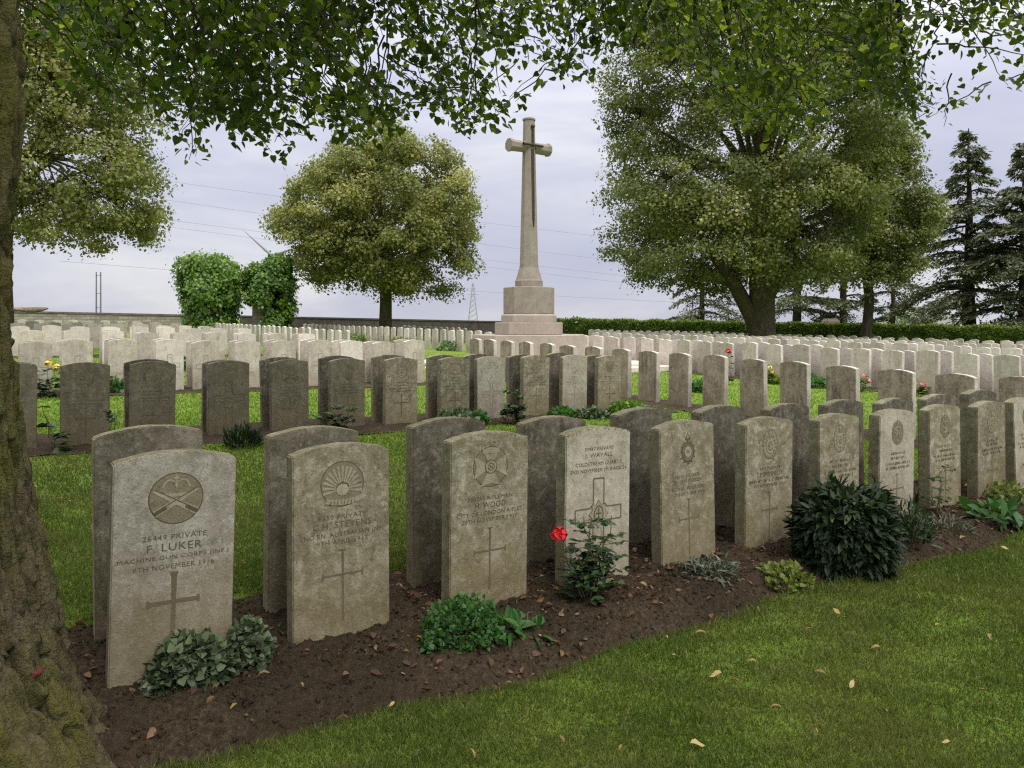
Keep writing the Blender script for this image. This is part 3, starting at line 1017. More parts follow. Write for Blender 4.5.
# ---- rows three to nine of the left plot
ROWN = ['front', 'second', 'third', 'fourth', 'fifth', 'sixth', 'seventh', 'eighth', 'ninth']
shared_cross = {}
far_list = []            # the many small far stones: (distance, kind, a, n, rz, H, label, group)
for r in range(2, 9):
    n = A_ROWS[r]
    if r == 2:
        lefts = [20, 61.5, 108.5, 156, 193, 235.5, 271.5, 308.5, 341.5, 373, 405]
        as_ = [a_from_px(p, n) + SW / 2 for p in lefts]
    else:
        a1 = {3: 5.6, 4: 5.4, 5: 5.4, 6: 5.2, 7: 5.2, 8: 5.0}[r]
        as_ = sorted(a1 - .655 * k + random.uniform(-.03, .03) for k in range(9))
    for j, a in enumerate(as_):
        kind = 'pale' if r > 2 or random.random() < .45 else 'greyback'
        if r == 2 and j < 3: kind = 'mid'
        g = f'headstones of the {ROWN[r]} row in the left plot'
        w = 'pale' if kind == 'pale' else 'grey'
        H = .75 + random.uniform(-.02, .02)
        if r == 2:
            lab = f'{w} headstone, {ORD[j]} from the left in the third row'
            key = (j % 3)
            if key not in shared_cross:
                m0 = broad_cross(SH, .22, .38, .66, line=.008) if key < 2 else latin_cross(SH, w=.009)
                for q in (M['carved_pale'],): m0.materials.append(q)
                shared_cross[key] = m0
            carved_stone(kind, a, n, FRONT, H, lab, g, [('carved_cross', shared_cross[key])])
        else:
            x, y = W(a, n)
            far_list.append((math.hypot(x, y), kind, a, n, FRONT, H, f'{w} headstone, {ORD[j]} from left in the {ROWN[r]} row of left plot', g))
        x, y = W(a, n + .34)
        if r <= 5:
            far_list.append((math.hypot(x, y), 'greyback' if r < 4 else 'pale', a - .02, n + .34 + ST, BACK, H, f'back of the headstone behind the {ORD[j]} {ROWN[r]} row stone from the left', f'headstones backing on to the {ROWN[r]} row'))

# ---- right plot, whose rows run away from the photographer
GB = 'headstones of the first row right of the cross, backs to the photographer'
n_list = []
lefts = [(998, .4), (934, .4), (877, .42), (826.5, .4), (779.7, .42), (740, .4), (702, .38), (668, .4), (638, .36), (611, .4), (585, .4), (560, .4), (539, .4), (519, .4), (500, .4), (484, .4), (470, .4)]
for i, (px, _) in enumerate(lefts):
    u = px - 512
    y = B_ROWS[0] / (SA + u * CA / F)
    nn = -(u * y / F) * SA + y * CA
    n_list.append(nn)
for i, nn in enumerate(n_list):
    H = .755 + random.uniform(-.015, .015)
    lab = f'stained back of the headstone {ORD[i]} from right in the row running to the cross'
    single_stone('stained' if i < 12 else 'mid', B_ROWS[0] + ST, nn - SW / 2, BB, H, lab, GB)
nn = 20.9
k = 0
while nn < 43:
    x, y = W(B_ROWS[0], nn)
    far_list.append((math.hypot(x, y) + 4, 'pale', B_ROWS[0] + ST, nn, BB, .76 + random.uniform(-.02, .02), f'small pale headstone in the closely spaced row left of the cross, {"near" if nn < 30 else "far"} end', 'headstones of the far row left of the cross'))
    nn += .655; k += 1
for r, a in enumerate(B_ROWS[1:], 1):
    nn = {1: 5.0, 2: 7.5, 3: 9.5, 4: 11.5, 5: 13.5}[r]
    j = 0
    while nn < 43.5 - r * 1.2:
        x, y = W(a, nn)
        u = x / y * F + 512
        d = math.hypot(x, y)
        side = 'right of' if u > 529 else 'left of'
        if u < 1060 and not (r > 1 and 470 < u < 590):
            bright = 'greyback' if r == 1 and u > 680 else 'pale'
            H = .76 + random.uniform(-.025, .02)
            if r == 1 and u > 640:
                lab = f'grey headstone, {ORD[min(j, 19)]} from the right in the second row right of the cross'
            elif r == 1:
                lab = f'pale headstone of the second row {side} the cross, close by its base' if abs(u - 529) < 130 else f'pale headstone of the long far row {side} the cross'
            else:
                lab = f'small pale headstone in the {ORD[r]} row {side} the cross'
            far_list.append((d + (0 if r == 1 else 3), bright, a, nn, BF, H, lab, f'headstones of the {ORD[r]} row beside the cross'))
            if r <= 3 and u > 560:
                far_list.append((d + (4 if r == 1 else 9), 'pale', a + .34 + ST, nn - .05, BB, H, f'pale headstone backing on to the {ORD[r]} row right of the cross', f'headstones backing on to the {ORD[r]} row beside the cross'))
        nn += .645 + random.uniform(-.015, .015)
        j += 1

have = len(first) * 2 + len(px2) * 2 - 1 + 11 + len(n_list)
for i, q in enumerate(far_list):
    if q[1] == 'pale' and random.random() < .28:                # a quarter of them are greyer, less cleaned stones
        far_list[i] = (q[0], 'greyback') + q[2:6] + (q[6].replace('small pale', 'small grey').replace('pale headstone', 'grey headstone'), q[7])
far_list.sort(key=lambda q: q[0])
room = 298 - have
for d, kind, a, n, rz, H, lab, g in far_list[:room]:
    single_stone(kind, a, n, rz, H, lab, g)
# the farthest ones as one mass
V, FC, K = [], [], 0
lo = bmesh.new()
pts = [(-SW / 2, -.1), (SW / 2, -.1)] + [(SW / 2 * t, SH - .04 + .04 * (1 - t * t)) for t in (1, .5, 0, -.5, -1)]
fr = [lo.verts.new((x, 0, z)) for x, z in pts]; bk = [lo.verts.new((x, ST, z)) for x, z in pts]
lo.faces.new(fr); lo.faces.new(bk[::-1])
for i in range(len(pts)):
    j = (i + 1) % len(pts); lo.faces.new((fr[j], fr[i], bk[i], bk[j]))
bmesh.ops.recalc_face_normals(lo, faces=lo.faces)
tm = bpy.data.meshes.new('tmp'); lo.to_mesh(tm); lo.free()
big = bmesh.new()
for d, kind, a, n, rz, H, lab, g in far_list[room:]:
    x, y = W(a, n)
    k0 = len(big.verts)
    big.from_mesh(tm)
    big.verts.ensure_lookup_table()
    mt = Matrix.Translation((x, y, gz(x, y) + H - SH)) @ Matrix.Rotation(rz + random.gauss(0, .012), 4, 'Z') @ Matrix.Rotation(random.gauss(0, .012), 4, 'X')
    mi = 0 if random.random() < .72 else 1
    for v in big.verts[k0:]:
        v.co = mt @ v.co
        for f in v.link_faces: f.material_index = mi
bm_me = bm_mesh(big, 'distant_headstones')
o = link('distant_headstones', bm_me, [M['stone_pale'], M['stone_mid']])
tag(o, 'crowd of small pale headstones in the farthest rows of the cemetery', 'headstones', kind='stuff')
print('individual stones', have + min(room, len(far_list)), 'mass', max(0, len(far_list) - room))

# ------------------------------------------------------------------ Cross of stone with bronze sword
CX, CY = .42, 19.4
cz = gz(CX, CY)
root = empty('stone_cross', (CX, CY, cz), TH)
tag(root, 'tall stone memorial cross bearing a dark bronze sword, on a stepped octagonal base', 'memorial cross')
PX = CY / F


def prism(name, levels, mat, parent, n=8, rot=R(22.5), bevel=.012, sx=1.0, sy=1.0):
    """stack of regular polygons: (z, flat-to-flat half width)"""
    bm = bmesh.new()
    rings = []
    for z, r in levels:
        rr = r / math.cos(math.pi / n)
        rings.append([bm.verts.new((rr * math.cos(rot + 2 * math.pi * k / n) * sx, rr * math.sin(rot + 2 * math.pi * k / n) * sy, z)) for k in range(n)])
    bm.faces.new(rings[0][::-1]); bm.faces.new(rings[-1])
    for a, b in zip(rings, rings[1:]):
        for k in range(n):
            bm.faces.new((a[k], a[(k + 1) % n], b[(k + 1) % n], b[k]))
    return link(name, bm_mesh(bm, name, bevel), mat, parent)


def zpx(py): return EYE - (py - 322.8) * PX - cz


prism('lower_step', [(-.1, 1.31), (zpx(334.5), 1.31)], M['cross_base'], root)
prism('upper_step', [(zpx(334.5) + .002, .79), (zpx(322.5), .79)], M['cross_base'], root)
prism('plinth_foot', [(zpx(322.5) + .002, .645), (zpx(315.5), .645), (zpx(314), .61)], M['cross_base'], root)
prism('plinth', [(zpx(314) + .002, .595), (zpx(287.5), .595)], M['cross_stone'], root, bevel=.015)
prism('shaft_foot', [(zpx(287.5) + .002, .325), (zpx(281), .325), (zpx(280), .305), (zpx(267.5), .222), (zpx(266), .222)], M['cross_stone'], root, bevel=.006)
zt = zpx(121)
prism('shaft', [(zpx(266) + .002, .215), (zt, .135)], M['cross_stone'], root, bevel=.005)
prism('shaft_cap', [(zt + .002, .152), (zt + .05, .152), (zt + .085, .06)], M['cross_stone'], root, bevel=.004)
# arms: octagonal bars along the local x axis with thicker ends
za = zpx(147.5)
bm = bmesh.new()
for q in (-1, 1):
    L0, L1 = .12, .60
    rings = []
    for x, r in ((L0, .125), (L1 - .075, .135), (L1 - .07, .155), (L1, .155)):
        rr = r / math.cos(math.pi / 8)
        rings.append([bm.verts.new((q * x, rr * math.cos(R(22.5) + 2 * math.pi * k / 8), za + rr * math.sin(R(22.5) + 2 * math.pi * k / 8))) for k in range(8)])
    bm.faces.new(rings[0]); bm.faces.new(rings[-1])
    for a, b in zip(rings, rings[1:]):
        for k in range(8): bm.faces.new((a[k], a[(k + 1) % 8], b[(k + 1) % 8], b[k]))
link('cross_arms', bm_mesh(bm, 'cross_arms', .004), M['cross_stone'], root)
sw = empty('bronze_sword'); sw.parent = root
y0 = -.205
bm = bmesh.new()
zb0, zb1 = zpx(228), zpx(150)
vs = []
for z, w in ((zb0, .004), (zb0 + .25, .035), (zb1, .046)):
    yy = -.135 - .085 * (1 - (z - zpx(266)) / (zt - zpx(266))) - .012
    vs.append([bm.verts.new((-w, yy, z)), bm.verts.new((0, yy - .022, z)), bm.verts.new((w, yy, z)), bm.verts.new((0, yy + .012, z))])
for a, b in zip(vs, vs[1:]):
    for k in range(4): bm.faces.new((a[k], a[(k + 1) % 4], b[(k + 1) % 4], b[k]))
bm.faces.new(vs[0]); bm.faces.new(vs[-1][::-1])
link('blade', bm_mesh(bm, 'blade'), M['bronze'], sw)
tb = Tubes()
tb.add([(-.285, -.185, zpx(146.2)), (-.26, -.185, zpx(146.2)), (.26, -.185, zpx(146.2)), (.285, -.185, zpx(146.2))], [.042, .032, .032, .042], 8)
link('crossguard', tb.mesh('crossguard'), M['bronze'], sw)
tb = Tubes()
tb.add([(0, -.18, zpx(147)), (0, -.18, zpx(130))], [.028, .026], 8)
tb.add([(0, -.18, zpx(130)), (0, -.18, zpx(128.5)), (0, -.18, zpx(126.5)), (0, -.18, zpx(125.5))], [.02, .052, .048, .01], 8)
link('hilt', tb.mesh('hilt'), M['bronze'], sw)
# paved platform of two low steps round the cross
pf = empty('paved_platform', (CX, CY, cz), TH)
tag(pf, 'low pale stone platform of two steps spread under the memorial cross', 'platform')
for nm, hw, z0, z1 in (('step', 2.55, -.3, .055), ('step', 2.15, .057, .13)):
    bm = bmesh.new(); box_bm(bm, -hw - .3, hw + .3, -hw + .1, hw, z0, z1)
    link(nm, bm_mesh(bm, nm, .01), M['paving'], pf)

# ------------------------------------------------------------------ boundary walls, hedge
def wall_between(name, p0, p1, h, th, mat, cap_mat, label, cat, cap=.07):
    p0 = Vector(p0); p1 = Vector(p1)
    d = p1 - p0; L = d.length
    t = empty(name, (p0.x, p0.y, 0), math.atan2(d.y, d.x))
    tag(t, label, cat)
    nseg = 12
    for part, zlo, zhi, off, m in (('wall_body', None, h - cap, 0, mat), ('coping', h - cap + .002, h, .05, cap_mat)):
        bm = bmesh.new()
        rows = []
        for i in range(nseg + 1):
            x = L * i / nseg
            wx, wy = p0.x + d.x * i / nseg, p0.y + d.y * i / nseg
            g = gz(wx, wy)
            z0 = g - .6 if zlo is None else g + zlo
            rows.append([bm.verts.new((x, y, z)) for y, z in ((-th / 2 - off, z0), (-th / 2 - off, g + zhi), (th / 2 + off, g + zhi), (th / 2 + off, z0))])
        for a, b in zip(rows, rows[1:]):
            for k in range(4): bm.faces.new((a[k], b[k], b[(k + 1) % 4], a[(k + 1) % 4]))
        bm.faces.new(rows[0][::-1]); bm.faces.new(rows[-1])
        link(part, bm_mesh(bm, part), m, t)
    return t


def gp(px, Y): return ((px - 512) * Y / F, Y, 0)


wall_between('boundary_wall', gp(-120, 43), gp(204, 46), 1.12, .4, M['wall'], M['coping'], 'long low boundary wall of coursed stone with dark coping', 'wall', .10)
wall_between('boundary_wall', gp(240, 48), gp(503, 55), 1.14, .4, M['darkwall'], M['darkwall'], 'low dark boundary wall behind the middle linden tree', 'wall', .1)


def hedge(name, p0, p1, h, th, count, label):
    p0 = np.array(p0, float); p1 = np.array(p1, float)
    t = empty(name, (0, 0, 0))
    tag(t, label, 'hedge')
    d = p1 - p0; L = np.linalg.norm(d[:2]); dirv = d / L; nor = np.array([-dirv[1], dirv[0], 0])
    s = rng.random(count) * L
    face = rng.random(count)
    q = np.where(face < .5, -th / 2, rng.uniform(-th / 2, th / 2, count))
    z = np.where(face < .5, rng.random(count) ** .8 * h, h)
    P = p0 + dirv * s[:, None] + nor * q[:, None]
    P[:, 2] = gz_np(P[:, 0], P[:, 1]) + z
    top = .10 * np.array([noise.noise((float(a) * .9, 0, 4)) + .6 * noise.noise((float(a) * 4.0, 2, 4)) for a in s])
    P[:, 2] += np.where(face >= .5, top + np.abs(rng.normal(0, .05, count)), top * z / h)
    P += nor * np.array([noise.noise((float(a) * 1.3, float(b) * 2.0, 9)) * .14 for a, b in zip(s, z)])[:, None]
    lb = LeafBag(RHOMB)
    up = np.where((face >= .5)[:, None], np.array([0, 0, 1.0]), -nor)
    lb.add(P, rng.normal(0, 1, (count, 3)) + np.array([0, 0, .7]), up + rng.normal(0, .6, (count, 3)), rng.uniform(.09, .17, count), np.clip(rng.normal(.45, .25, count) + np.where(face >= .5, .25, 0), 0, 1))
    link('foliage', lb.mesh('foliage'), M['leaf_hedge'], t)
    bm = bmesh.new()
    nseg = 20; rows = []
    for i in range(nseg + 1):
        c = p0 + d * i / nseg
        g = gz(c[0], c[1])
        rows.append([bm.verts.new(tuple(c + nor * y) [:2] + (g + zz,)) for y, zz in ((-th / 2 + .15, -.5), (-th / 2 + .15, h - .14), (th / 2 - .1, h - .14), (th / 2 - .1, -.5))])
    for a, b in zip(rows, rows[1:]):
        for k in range(4): bm.faces.new((a[k], b[k], b[(k + 1) % 4], a[(k + 1) % 4]))
    link('twig_mass', bm_mesh(bm, 'twig_mass'), M['twig'], t)
    return t


hedge('clipped_hedge', gp(556, 55), gp(840, 47), 1.26, 1.2, 26000, 'dark clipped hedge behind the big linden trunk, right of the cross')
hedge('clipped_hedge', gp(838, 45), gp(1080, 38), 1.24, 1.3, 26000, 'bright green clipped hedge below the conifers on the right')

# ------------------------------------------------------------------ trees
def in_poly(x, y, poly):
    c = False
    n = len(poly)
    for i in range(n):
        x0, y0 = poly[i]; x1, y1 = poly[(i + 1) % n]
        if (y0 > y) != (y1 > y) and x < (x1 - x0) * (y - y0) / (y1 - y0) + x0: c = not c
    return c


def chord(y, poly):
    xs = []
    n = len(poly)
    for i in range(n):
        x0, y0 = poly[i]; x1, y1 = poly[(i + 1) % n]
        if (y0 > y) != (y1 > y): xs.append((x1 - x0) * (y - y0) / (y1 - y0) + x0)
    return (min(xs), max(xs)) if len(xs) >= 2 else (0, 0)


def broadleaf(name, label, poly, Y, base_px, trunk_px, nclump, nleaf, lsize, mat, bark, clump_r, fork=.35, depth_k=.85, group=None, hollow=.5, gap=-.22, sep=.70, forked=None):
    """crown outline measured in the photograph at distance Y, given a rounded depth; clumps of leaves round limb ends"""
    bx = (base_px - 512) * Y / F
    g = gz(bx, Y)
    root = empty(name, (bx, Y, g))
    tag(root, label, 'tree', group)
    O = np.array([bx, Y, g])
    ys = [p[1] for p in poly]; y0, y1 = min(ys), max(ys); xs = [p[0] for p in poly]
    C = []
    tries = 0
    while len(C) < nclump and tries < 40000:
        tries += 1
        px = random.uniform(min(xs), max(xs)); py = random.uniform(y0, y1)
        ins = clump_r * .62 * F / Y
        if not all(in_poly(px + ins * cx_, py + ins * cy_, poly) for cx_, cy_ in ((1, 0), (-1, 0), (0, 1), (0, -1), (.7, .7), (-.7, .7), (.7, -.7), (-.7, -.7))): continue
        l, r = chord(py, poly)
        half = (r - l) / 2 * Y / F
        cxp = (l + r) / 2
        u = (px - cxp) / max(1e-6, (r - l) / 2)
        dmax = math.sqrt(max(0, 1 - u * u)) * min(half * depth_k, (y1 - y0) * .6 * Y / F)
        dy = random.uniform(-1, 1) * dmax
        # mostly the outer shell, towards the light
        rad = math.hypot(u, dy / max(.3, half * depth_k))
        vert = abs(py - (y0 + y1) / 2) / ((y1 - y0) / 2)
        if max(rad, vert * .9) < hollow and random.random() < .72: continue
        p = at(px, py, Y); p = Vector((p.x, Y + dy, p.z))
        rr = clump_r * random.choice((.55, .7, .85, 1.0, 1.25)) * random.uniform(.9, 1.1)
        if noise.noise((p.x * .42, p.y * .42, p.z * .5)) < gap: continue
        if dy < 0:
            k_ = F / (Y + dy); qx, qy = 512 + p.x * k_, 322.8 - (p.z - EYE) * k_; ins = rr * .55 * k_
            if not all(in_poly(qx + ins * cx_, qy + ins * cy_, poly) for cx_, cy_ in ((1, 0), (-1, 0), (0, 1), (0, -1))): continue
        if any((p - q).length < min(rr, s) * sep for q, s in C): continue
        C.append((p, rr))
    lb = LeafBag(RHOMB)
    per = nleaf // max(1, len(C))
    ctr = Vector((((min(xs) + max(xs)) / 2 - 512) * Y / F, Y, at(0, (y0 * .4 + y1 * .6), Y).z))
    for p, rr in C:
        k = int(per * (rr / clump_r) ** 2 * random.uniform(.7, 1.25))
        d = unit(rng.normal(0, 1, (k, 3)))
        rad = rr * rng.random(k) ** .40
        el = unit(rng.normal(0, 1, 3)); pos = d * rad[:, None] * np.array([1.0, 1.0, .75])
        pos += el * (pos @ el)[:, None] * random.uniform(0, .5)
        out = np.array(p - ctr); out = out / max(.1, np.linalg.norm(out))
        # ragged: sprays poke out, some of the shaded underside is bare
        pos += out * (rng.random((k, 1)) ** 3) * rr * .6
        keep = (pos[:, 2] > -rr * .25) | (rng.random(k) < .35)
        pos = pos[keep]; d = d[keep]; k = len(pos)
        P = np.array(p) + pos - O
        nrm = d * .8 + out * .45 + np.array([0, 0, .5]) + rng.normal(0, .28, (k, 3))
        tone = np.clip(rng.normal(.46, .15, k) + random.gauss(0, .16), 0, 1)
        lb.add(P, rng.normal(0, 1, (k, 3)) + np.array([0, 0, -.3]), nrm, lsize * rng.uniform(.55, 1.5, k), tone)
    link('crown', lb.mesh('crown'), mat, root)
    # trunk and limbs
    tb = Tubes()
    r0 = trunk_px / 2 * Y / F
    crown_bot = at(0, y1, Y).z - g
    top_h = at(0, y0, Y).z - g
    fh = crown_bot + (top_h - crown_bot) * fork * .4
    low_ok = fh + 1.2
    zz = np.array([-.3, 0, .25, .8, fh * .6, fh])
    tb.add([(random.uniform(-.03, .03) * k, 0, z) for k, z in enumerate(zz)], r0 * np.array([1.7, 1.45, 1.15, 1.0, .92, .9]), 12)
    lead = [(0, 0, fh)]
    for k in range(1, 6):
        lead.append((random.gauss(0, .15) * k + (float(ctr.x) - bx) * k / 7, random.gauss(0, .15) * k, fh + (top_h * .9 - fh) * k / 5))
    tb.add(lead, r0 * np.array([.88, .62, .45, .3, .17, .06]), 8)
    lead = np.array(lead)
    ends = []
    high = [q for q in C if q[0].z - g > low_ok]
    for p, rr in random.sample(high, min(len(high), 34)):
        e = np.array(p) - O
        zs = fh + (e[2] - fh) * random.uniform(.02, .45)
        zs = max(fh * .92, min(zs, top_h * .8))
        s = np.array([np.interp(zs, lead[:, 2], lead[:, 0]), np.interp(zs, lead[:, 2], lead[:, 1]), zs])
        L = np.linalg.norm(e - s)
        if L < .5: continue
        e = s + (e - s) * .86
        rb = r0 * random.uniform(.16, .32) * min(1, L / 4 + .3)
        mid = (s + e) / 2 + np.array([0, 0, .12 * L * random.uniform(-.3, 1)])
        t = np.linspace(0, 1, 7)[:, None]
        Pq = (1 - t) ** 2 * s + 2 * t * (1 - t) * mid + t * t * e
        tb.add(Pq, rb * np.linspace(1, .15, 7), 6)
        ends.append(Pq[2:])
    # smaller branches out to every remaining clump
    if ends:
        E = np.concatenate(ends)
        for p, rr in C:
            e = np.array(p) - O
            dd = np.linalg.norm(E - e, axis=1) + np.maximum(0, E[:, 2] - e[2]) * .8
            s = E[np.argmin(dd)]
            L = np.linalg.norm(e - s)
            if L < .3 or L > 4.5: continue
            tb.add(curve_pts(s, e, -.05 * L, 5, .04 * L), np.linspace(.02 + .010 * L, .008, 5), 4)
    for x, z0, z1, k in forked or ():
        tb.add([(0, 0, z0 - .5), (x * .12, 0, z0), (x * .5, .1, z0 + (z1 - z0) * .5), (x, .2, z1)], r0 * k * np.array([.9, 1.0, .85, .6]), 10)
    link('trunk', tb.mesh('trunk'), bark, root)
    return root


middle = [(395, 116), (425, 124), (448, 142), (464, 168), (474, 190), (480, 212), (474, 240), (476, 262), (462, 284), (448, 302), (425, 300), (402, 298), (378, 294), (352, 296), (332, 290), (308, 285), (292, 268), (272, 244), (267, 216), (280, 200), (284, 182), (306, 172), (318, 152), (338, 138), (362, 130), (376, 118)]
broadleaf('linden_tree', 'rounded yellow-green linden tree standing left of the stone cross', middle, 40, 386.5, 13, 520, 150000, .125, M['leaf_linden'], M['bark'], .66, gap=-.16, sep=.8)

bigpoly = [(594, 266), (604, 236), (598, 208), (600, 180), (616, 150), (600, 118), (602, 80), (618, 34), (640, -20), (690, -70), (740, -100), (810, -100), (874, -60), (902, -10), (908, 50), (908, 120), (898, 190), (880, 240), (866, 276), (826, 286), (800, 300), (764, 292), (736, 304), (706, 292), (676, 292), (642, 284), (616, 268)]
broadleaf('linden_tree', 'huge broad linden tree with a thick forked trunk right of the cross', bigpoly, 37, 762, 27, 860, 350000, .12, M['leaf_linden_green'], M['bark'], .84, gap=-.20, sep=.78, forked=((-2.3, 1.2, 4.6, .62), (1.6, 2.2, 5.2, .5)))

rightpoly = [(846, 130), (880, 110), (906, 118), (918, 150), (926, 176), (942, 205), (945, 228), (930, 250), (932, 268), (905, 282), (880, 290), (848, 288), (834, 240), (838, 180)]
broadleaf('linden_tree', 'smaller linden tree against the right side of the huge one', rightpoly, 42, 868, 10, 260, 80000, .13, M['leaf_linden_green'], M['bark_dark'], .72, sep=.76)

leftpoly = [(150, 268), (126, 264), (100, 258), (62, 256), (22, 250), (-40, 245), (-110, 230), (-150, 150), (-140, 20), (-60, -110), (40, -120), (110, -60), (132, 20), (138, 80), (134, 130), (150, 160), (160, 185), (157, 222), (150, 248)]
broadleaf('linden_tree', 'yellow-green linden tree showing just right of the big near trunk', leftpoly, 23, -2, 26, 620, 190000, .09, M['leaf_linden'], M['bark'], .56, gap=-.18, sep=.78)


def conifer(label, px, top, bot, Y, wtop, wbot, trunk_px, nbr, dens=1.0, low=.1, seed=0, group=None):
    rs = random.Random(seed)
    bx = (px - 512) * Y / F
    g = gz(bx, Y)
    root = empty('conifer_tree', (bx, Y, g))
    tag(root, label, 'tree', group)
    H = at(0, top, Y).z - g
    r0 = trunk_px / 2 * Y / F
    tb = Tubes()
    tz = np.linspace(-.2, H * .99, 9)
    lean = [(rs.gauss(0, .02), rs.gauss(0, .02)) for i in range(9)]
    tb.add([(lean[i][0], lean[i][1], tz[i]) for i in range(9)], r0 * np.linspace(1.15, .08, 9), 8)
    lb = LeafBag(NEEDLE)
    for b in range(nbr):
        t = (rs.randrange(15) + rs.uniform(.1, .6)) / 15 if rs.random() < .4 else rs.random()
        z = H * (low + (1 - low) * t) * .985
        wid = (wbot + (wtop - wbot) * t ** 1.1) * Y / F * rs.uniform(.55, 1.15)
        wid = max(.3, wid * 1.5)
        az = rs.uniform(0, 2 * math.pi)
        dirv = np.array([math.cos(az), math.sin(az), 0])
        rise = rs.uniform(-.05, .28) * wid * (.4 + t)
        droop = wid * rs.uniform(.18, .42) * (1.1 - .6 * t)
        n = 7
        tt = np.linspace(0, 1, n)
        P = np.array([[0, 0, z]]) + dirv * (tt * wid)[:, None]
        P[:, 2] += rise * np.sin(tt * 2.2) - droop * tt ** 2
        tb.add(P, np.linspace(.035 + .02 * wid, .008, n), 4)
        k = int(dens * (50 + 110 * wid))
        q = rs.random
        s = .12 + .88 * rng.random(k) ** .55
        Pq = np.stack([np.interp(s, tt, P[:, i]) for i in range(3)], -1)
        side = np.array([-dirv[1], dirv[0], 0])
        spreadw = .14 + .34 * wid * (1 - s * .7) * .5
        Pq += side * rng.normal(0, 1, (k, 1)) * spreadw[:, None] + np.array([0, 0, 1.0]) * rng.normal(-.05, .08, (k, 1))
        D = dirv * .8 + side * rng.normal(0, .8, (k, 1)) + np.array([0, 0, -.45]) + rng.normal(0, .3, (k, 3))
        lb.add(Pq, D, rng.normal(0, .5, (k, 3)) + np.array([0, 0, 1.0]), rng.uniform(.16, .38, k), np.clip(rng.normal(.45, .25, k), 0, 1))
    link('crown', lb.mesh('crown'), M['needle'], root)
    link('trunk', tb.mesh('trunk'), M['bark_dark'], root)
    return root


conifer('tall dark conifer with drooping branches standing clear near the right edge', 969, 126, 330, 46, 1.5, 50, 13, 92, .75, .20, 1)
conifer('dark conifer cut off by the right edge of the photo', 1024, 142, 330, 43, 2, 50, 12, 88, .75, .15, 2)
GC = 'dark conifers seen under and between the linden crowns'
conifer('thin conifer whose low branches show left of the huge linden trunk', 702, 190, 325, 60, 8, 40, 6, 46, .7, .10, 3, GC)
conifer('conifer trunk showing just right of the huge linden trunk', 797, 150, 325, 58, 8, 34, 9, 50, .7, .16, 4, GC)
conifer('conifer with drooping low branches under the right linden crown', 843, 170, 325, 57, 8, 32, 8, 46, .7, .12, 5, GC)
conifer('slender small conifer left of the tall standing conifer', 893, 160, 327, 56, 4, 26, 5, 46, .7, .08, 6, GC)

# low bushes beyond the right hedge
def far_bush(px, py, Y, w, h, label, mat, n=2600):
    p = at(px, py, Y)
    g = gz(p.x, Y)
    t = empty('garden_bush', (p.x, Y, g)); tag(t, label, 'bush')
    d = unit(rng.normal(0, 1, (n, 3)))
    P = d * (rng.random((n, 1)) ** .4) * np.array([w / 2, w / 2, h / 2]) + np.array([0, 0, h / 2])
    lb = LeafBag(RHOMB); lb.add(P, rng.normal(0, 1, (n, 3)), d + rng.normal(0, .5, (n, 3)), rng.uniform(.1, .2, n))
    link('foliage', lb.mesh('foliage'), mat, t)
    tb = Tubes(); tb.add([(0, 0, -.1), (0, 0, h * .6)], [.06, .02], 5); link('stem', tb.mesh('stem'), M['twig'], t)


far_bush(905, 315, 60, 4.6, 2.6, 'pale green bush beyond the hedge left of the grey roofed house', M['leaf_ivy'])
far_bush(1005, 322, 44, 3.0, 1.9, 'light flowering bush behind the hedge at the right edge', M['leaf_yellow'])

# ivy-grown gate piers
def ivy_pier(px0, px1, ptop, Y, label, flare=1.0, dark=.0, bare=False, nl=26000):
    w = (px1 - px0) * Y / F; cx = ((px0 + px1) / 2 - 512) * Y / F
    g = gz(cx, Y)
    H = at(0, ptop, Y).z - g
    t = empty('ivy_covered_pier', (cx, Y, g)); tag(t, label, 'gate pier', 'ivy grown piers of the far gateway')
    bm = bmesh.new(); s = w * .15; o_ = (.0 if not bare else -w * .15)
    box_bm(bm, -s + o_, s + o_, -s, s, -.3, H * .66)
    link('stone_core', bm_mesh(bm, 'stone_core', .03), M['wall'], t)
    lb = LeafBag(RHOMB)
    # leafy mass: lumps round the core, heavier at the top
    lumps = []
    for k in range(66):
        z = H * (.03 + .86 * ((k % 11 + random.random()) / 11) ** .85)
        prof = (.36 + .64 * min(1, z / (H * .55))) * math.sqrt(max(.05, 1 - max(0, (z / H - .5) / .55) ** 2)) * flare
        az = k // 11 * 1.05 + k * .37 + random.uniform(-.4, .4)
        lumps.append((math.cos(az) * w * .36 * prof, math.sin(az) * w * .36 * prof, z, w * random.choice((.10, .13, .17, .21))))
    for x, y, z, r in lumps:
        k = int(nl / len(lumps) * (r / (w * .15)) ** 2)
        d = unit(rng.normal(0, 1, (k, 3)))
        P = np.array([x, y, z]) + d * r * (rng.random((k, 1)) ** .4) * (1 + .45 * (rng.random((k, 1)) ** 6))
        keep = P[:, 2] < H * 1.06
        if bare: keep &= ~((P[:, 0] < -w * .08) & (P[:, 2] < H * .42) & (P[:, 1] < 0))
        P = P[keep]; d = d[keep]; k = len(P)
        o2 = unit(P * np.array([1, 1, .2]))
        lb.add(P, rng.normal(0, .6, (k, 3)) + np.array([0, 0, -.8]), o2 + d * .6 + np.array([0, 0, .4]) + rng.normal(0, .3, (k, 3)), rng.uniform(.10, .19, k), np.clip(rng.normal(.5 - dark, .22, k) + random.gauss(0, .1), 0, 1))
    link('ivy', lb.mesh('ivy'), M['leaf_ivy'], t)
    return t


ivy_pier(176, 246, 252, 37, 'bright bushy ivy covered pier at the left of the far gateway', 1.05)
ivy_pier(244, 297, 255, 37, 'darker ivy covered pier with bare stonework on its left side', .95, .22, True)

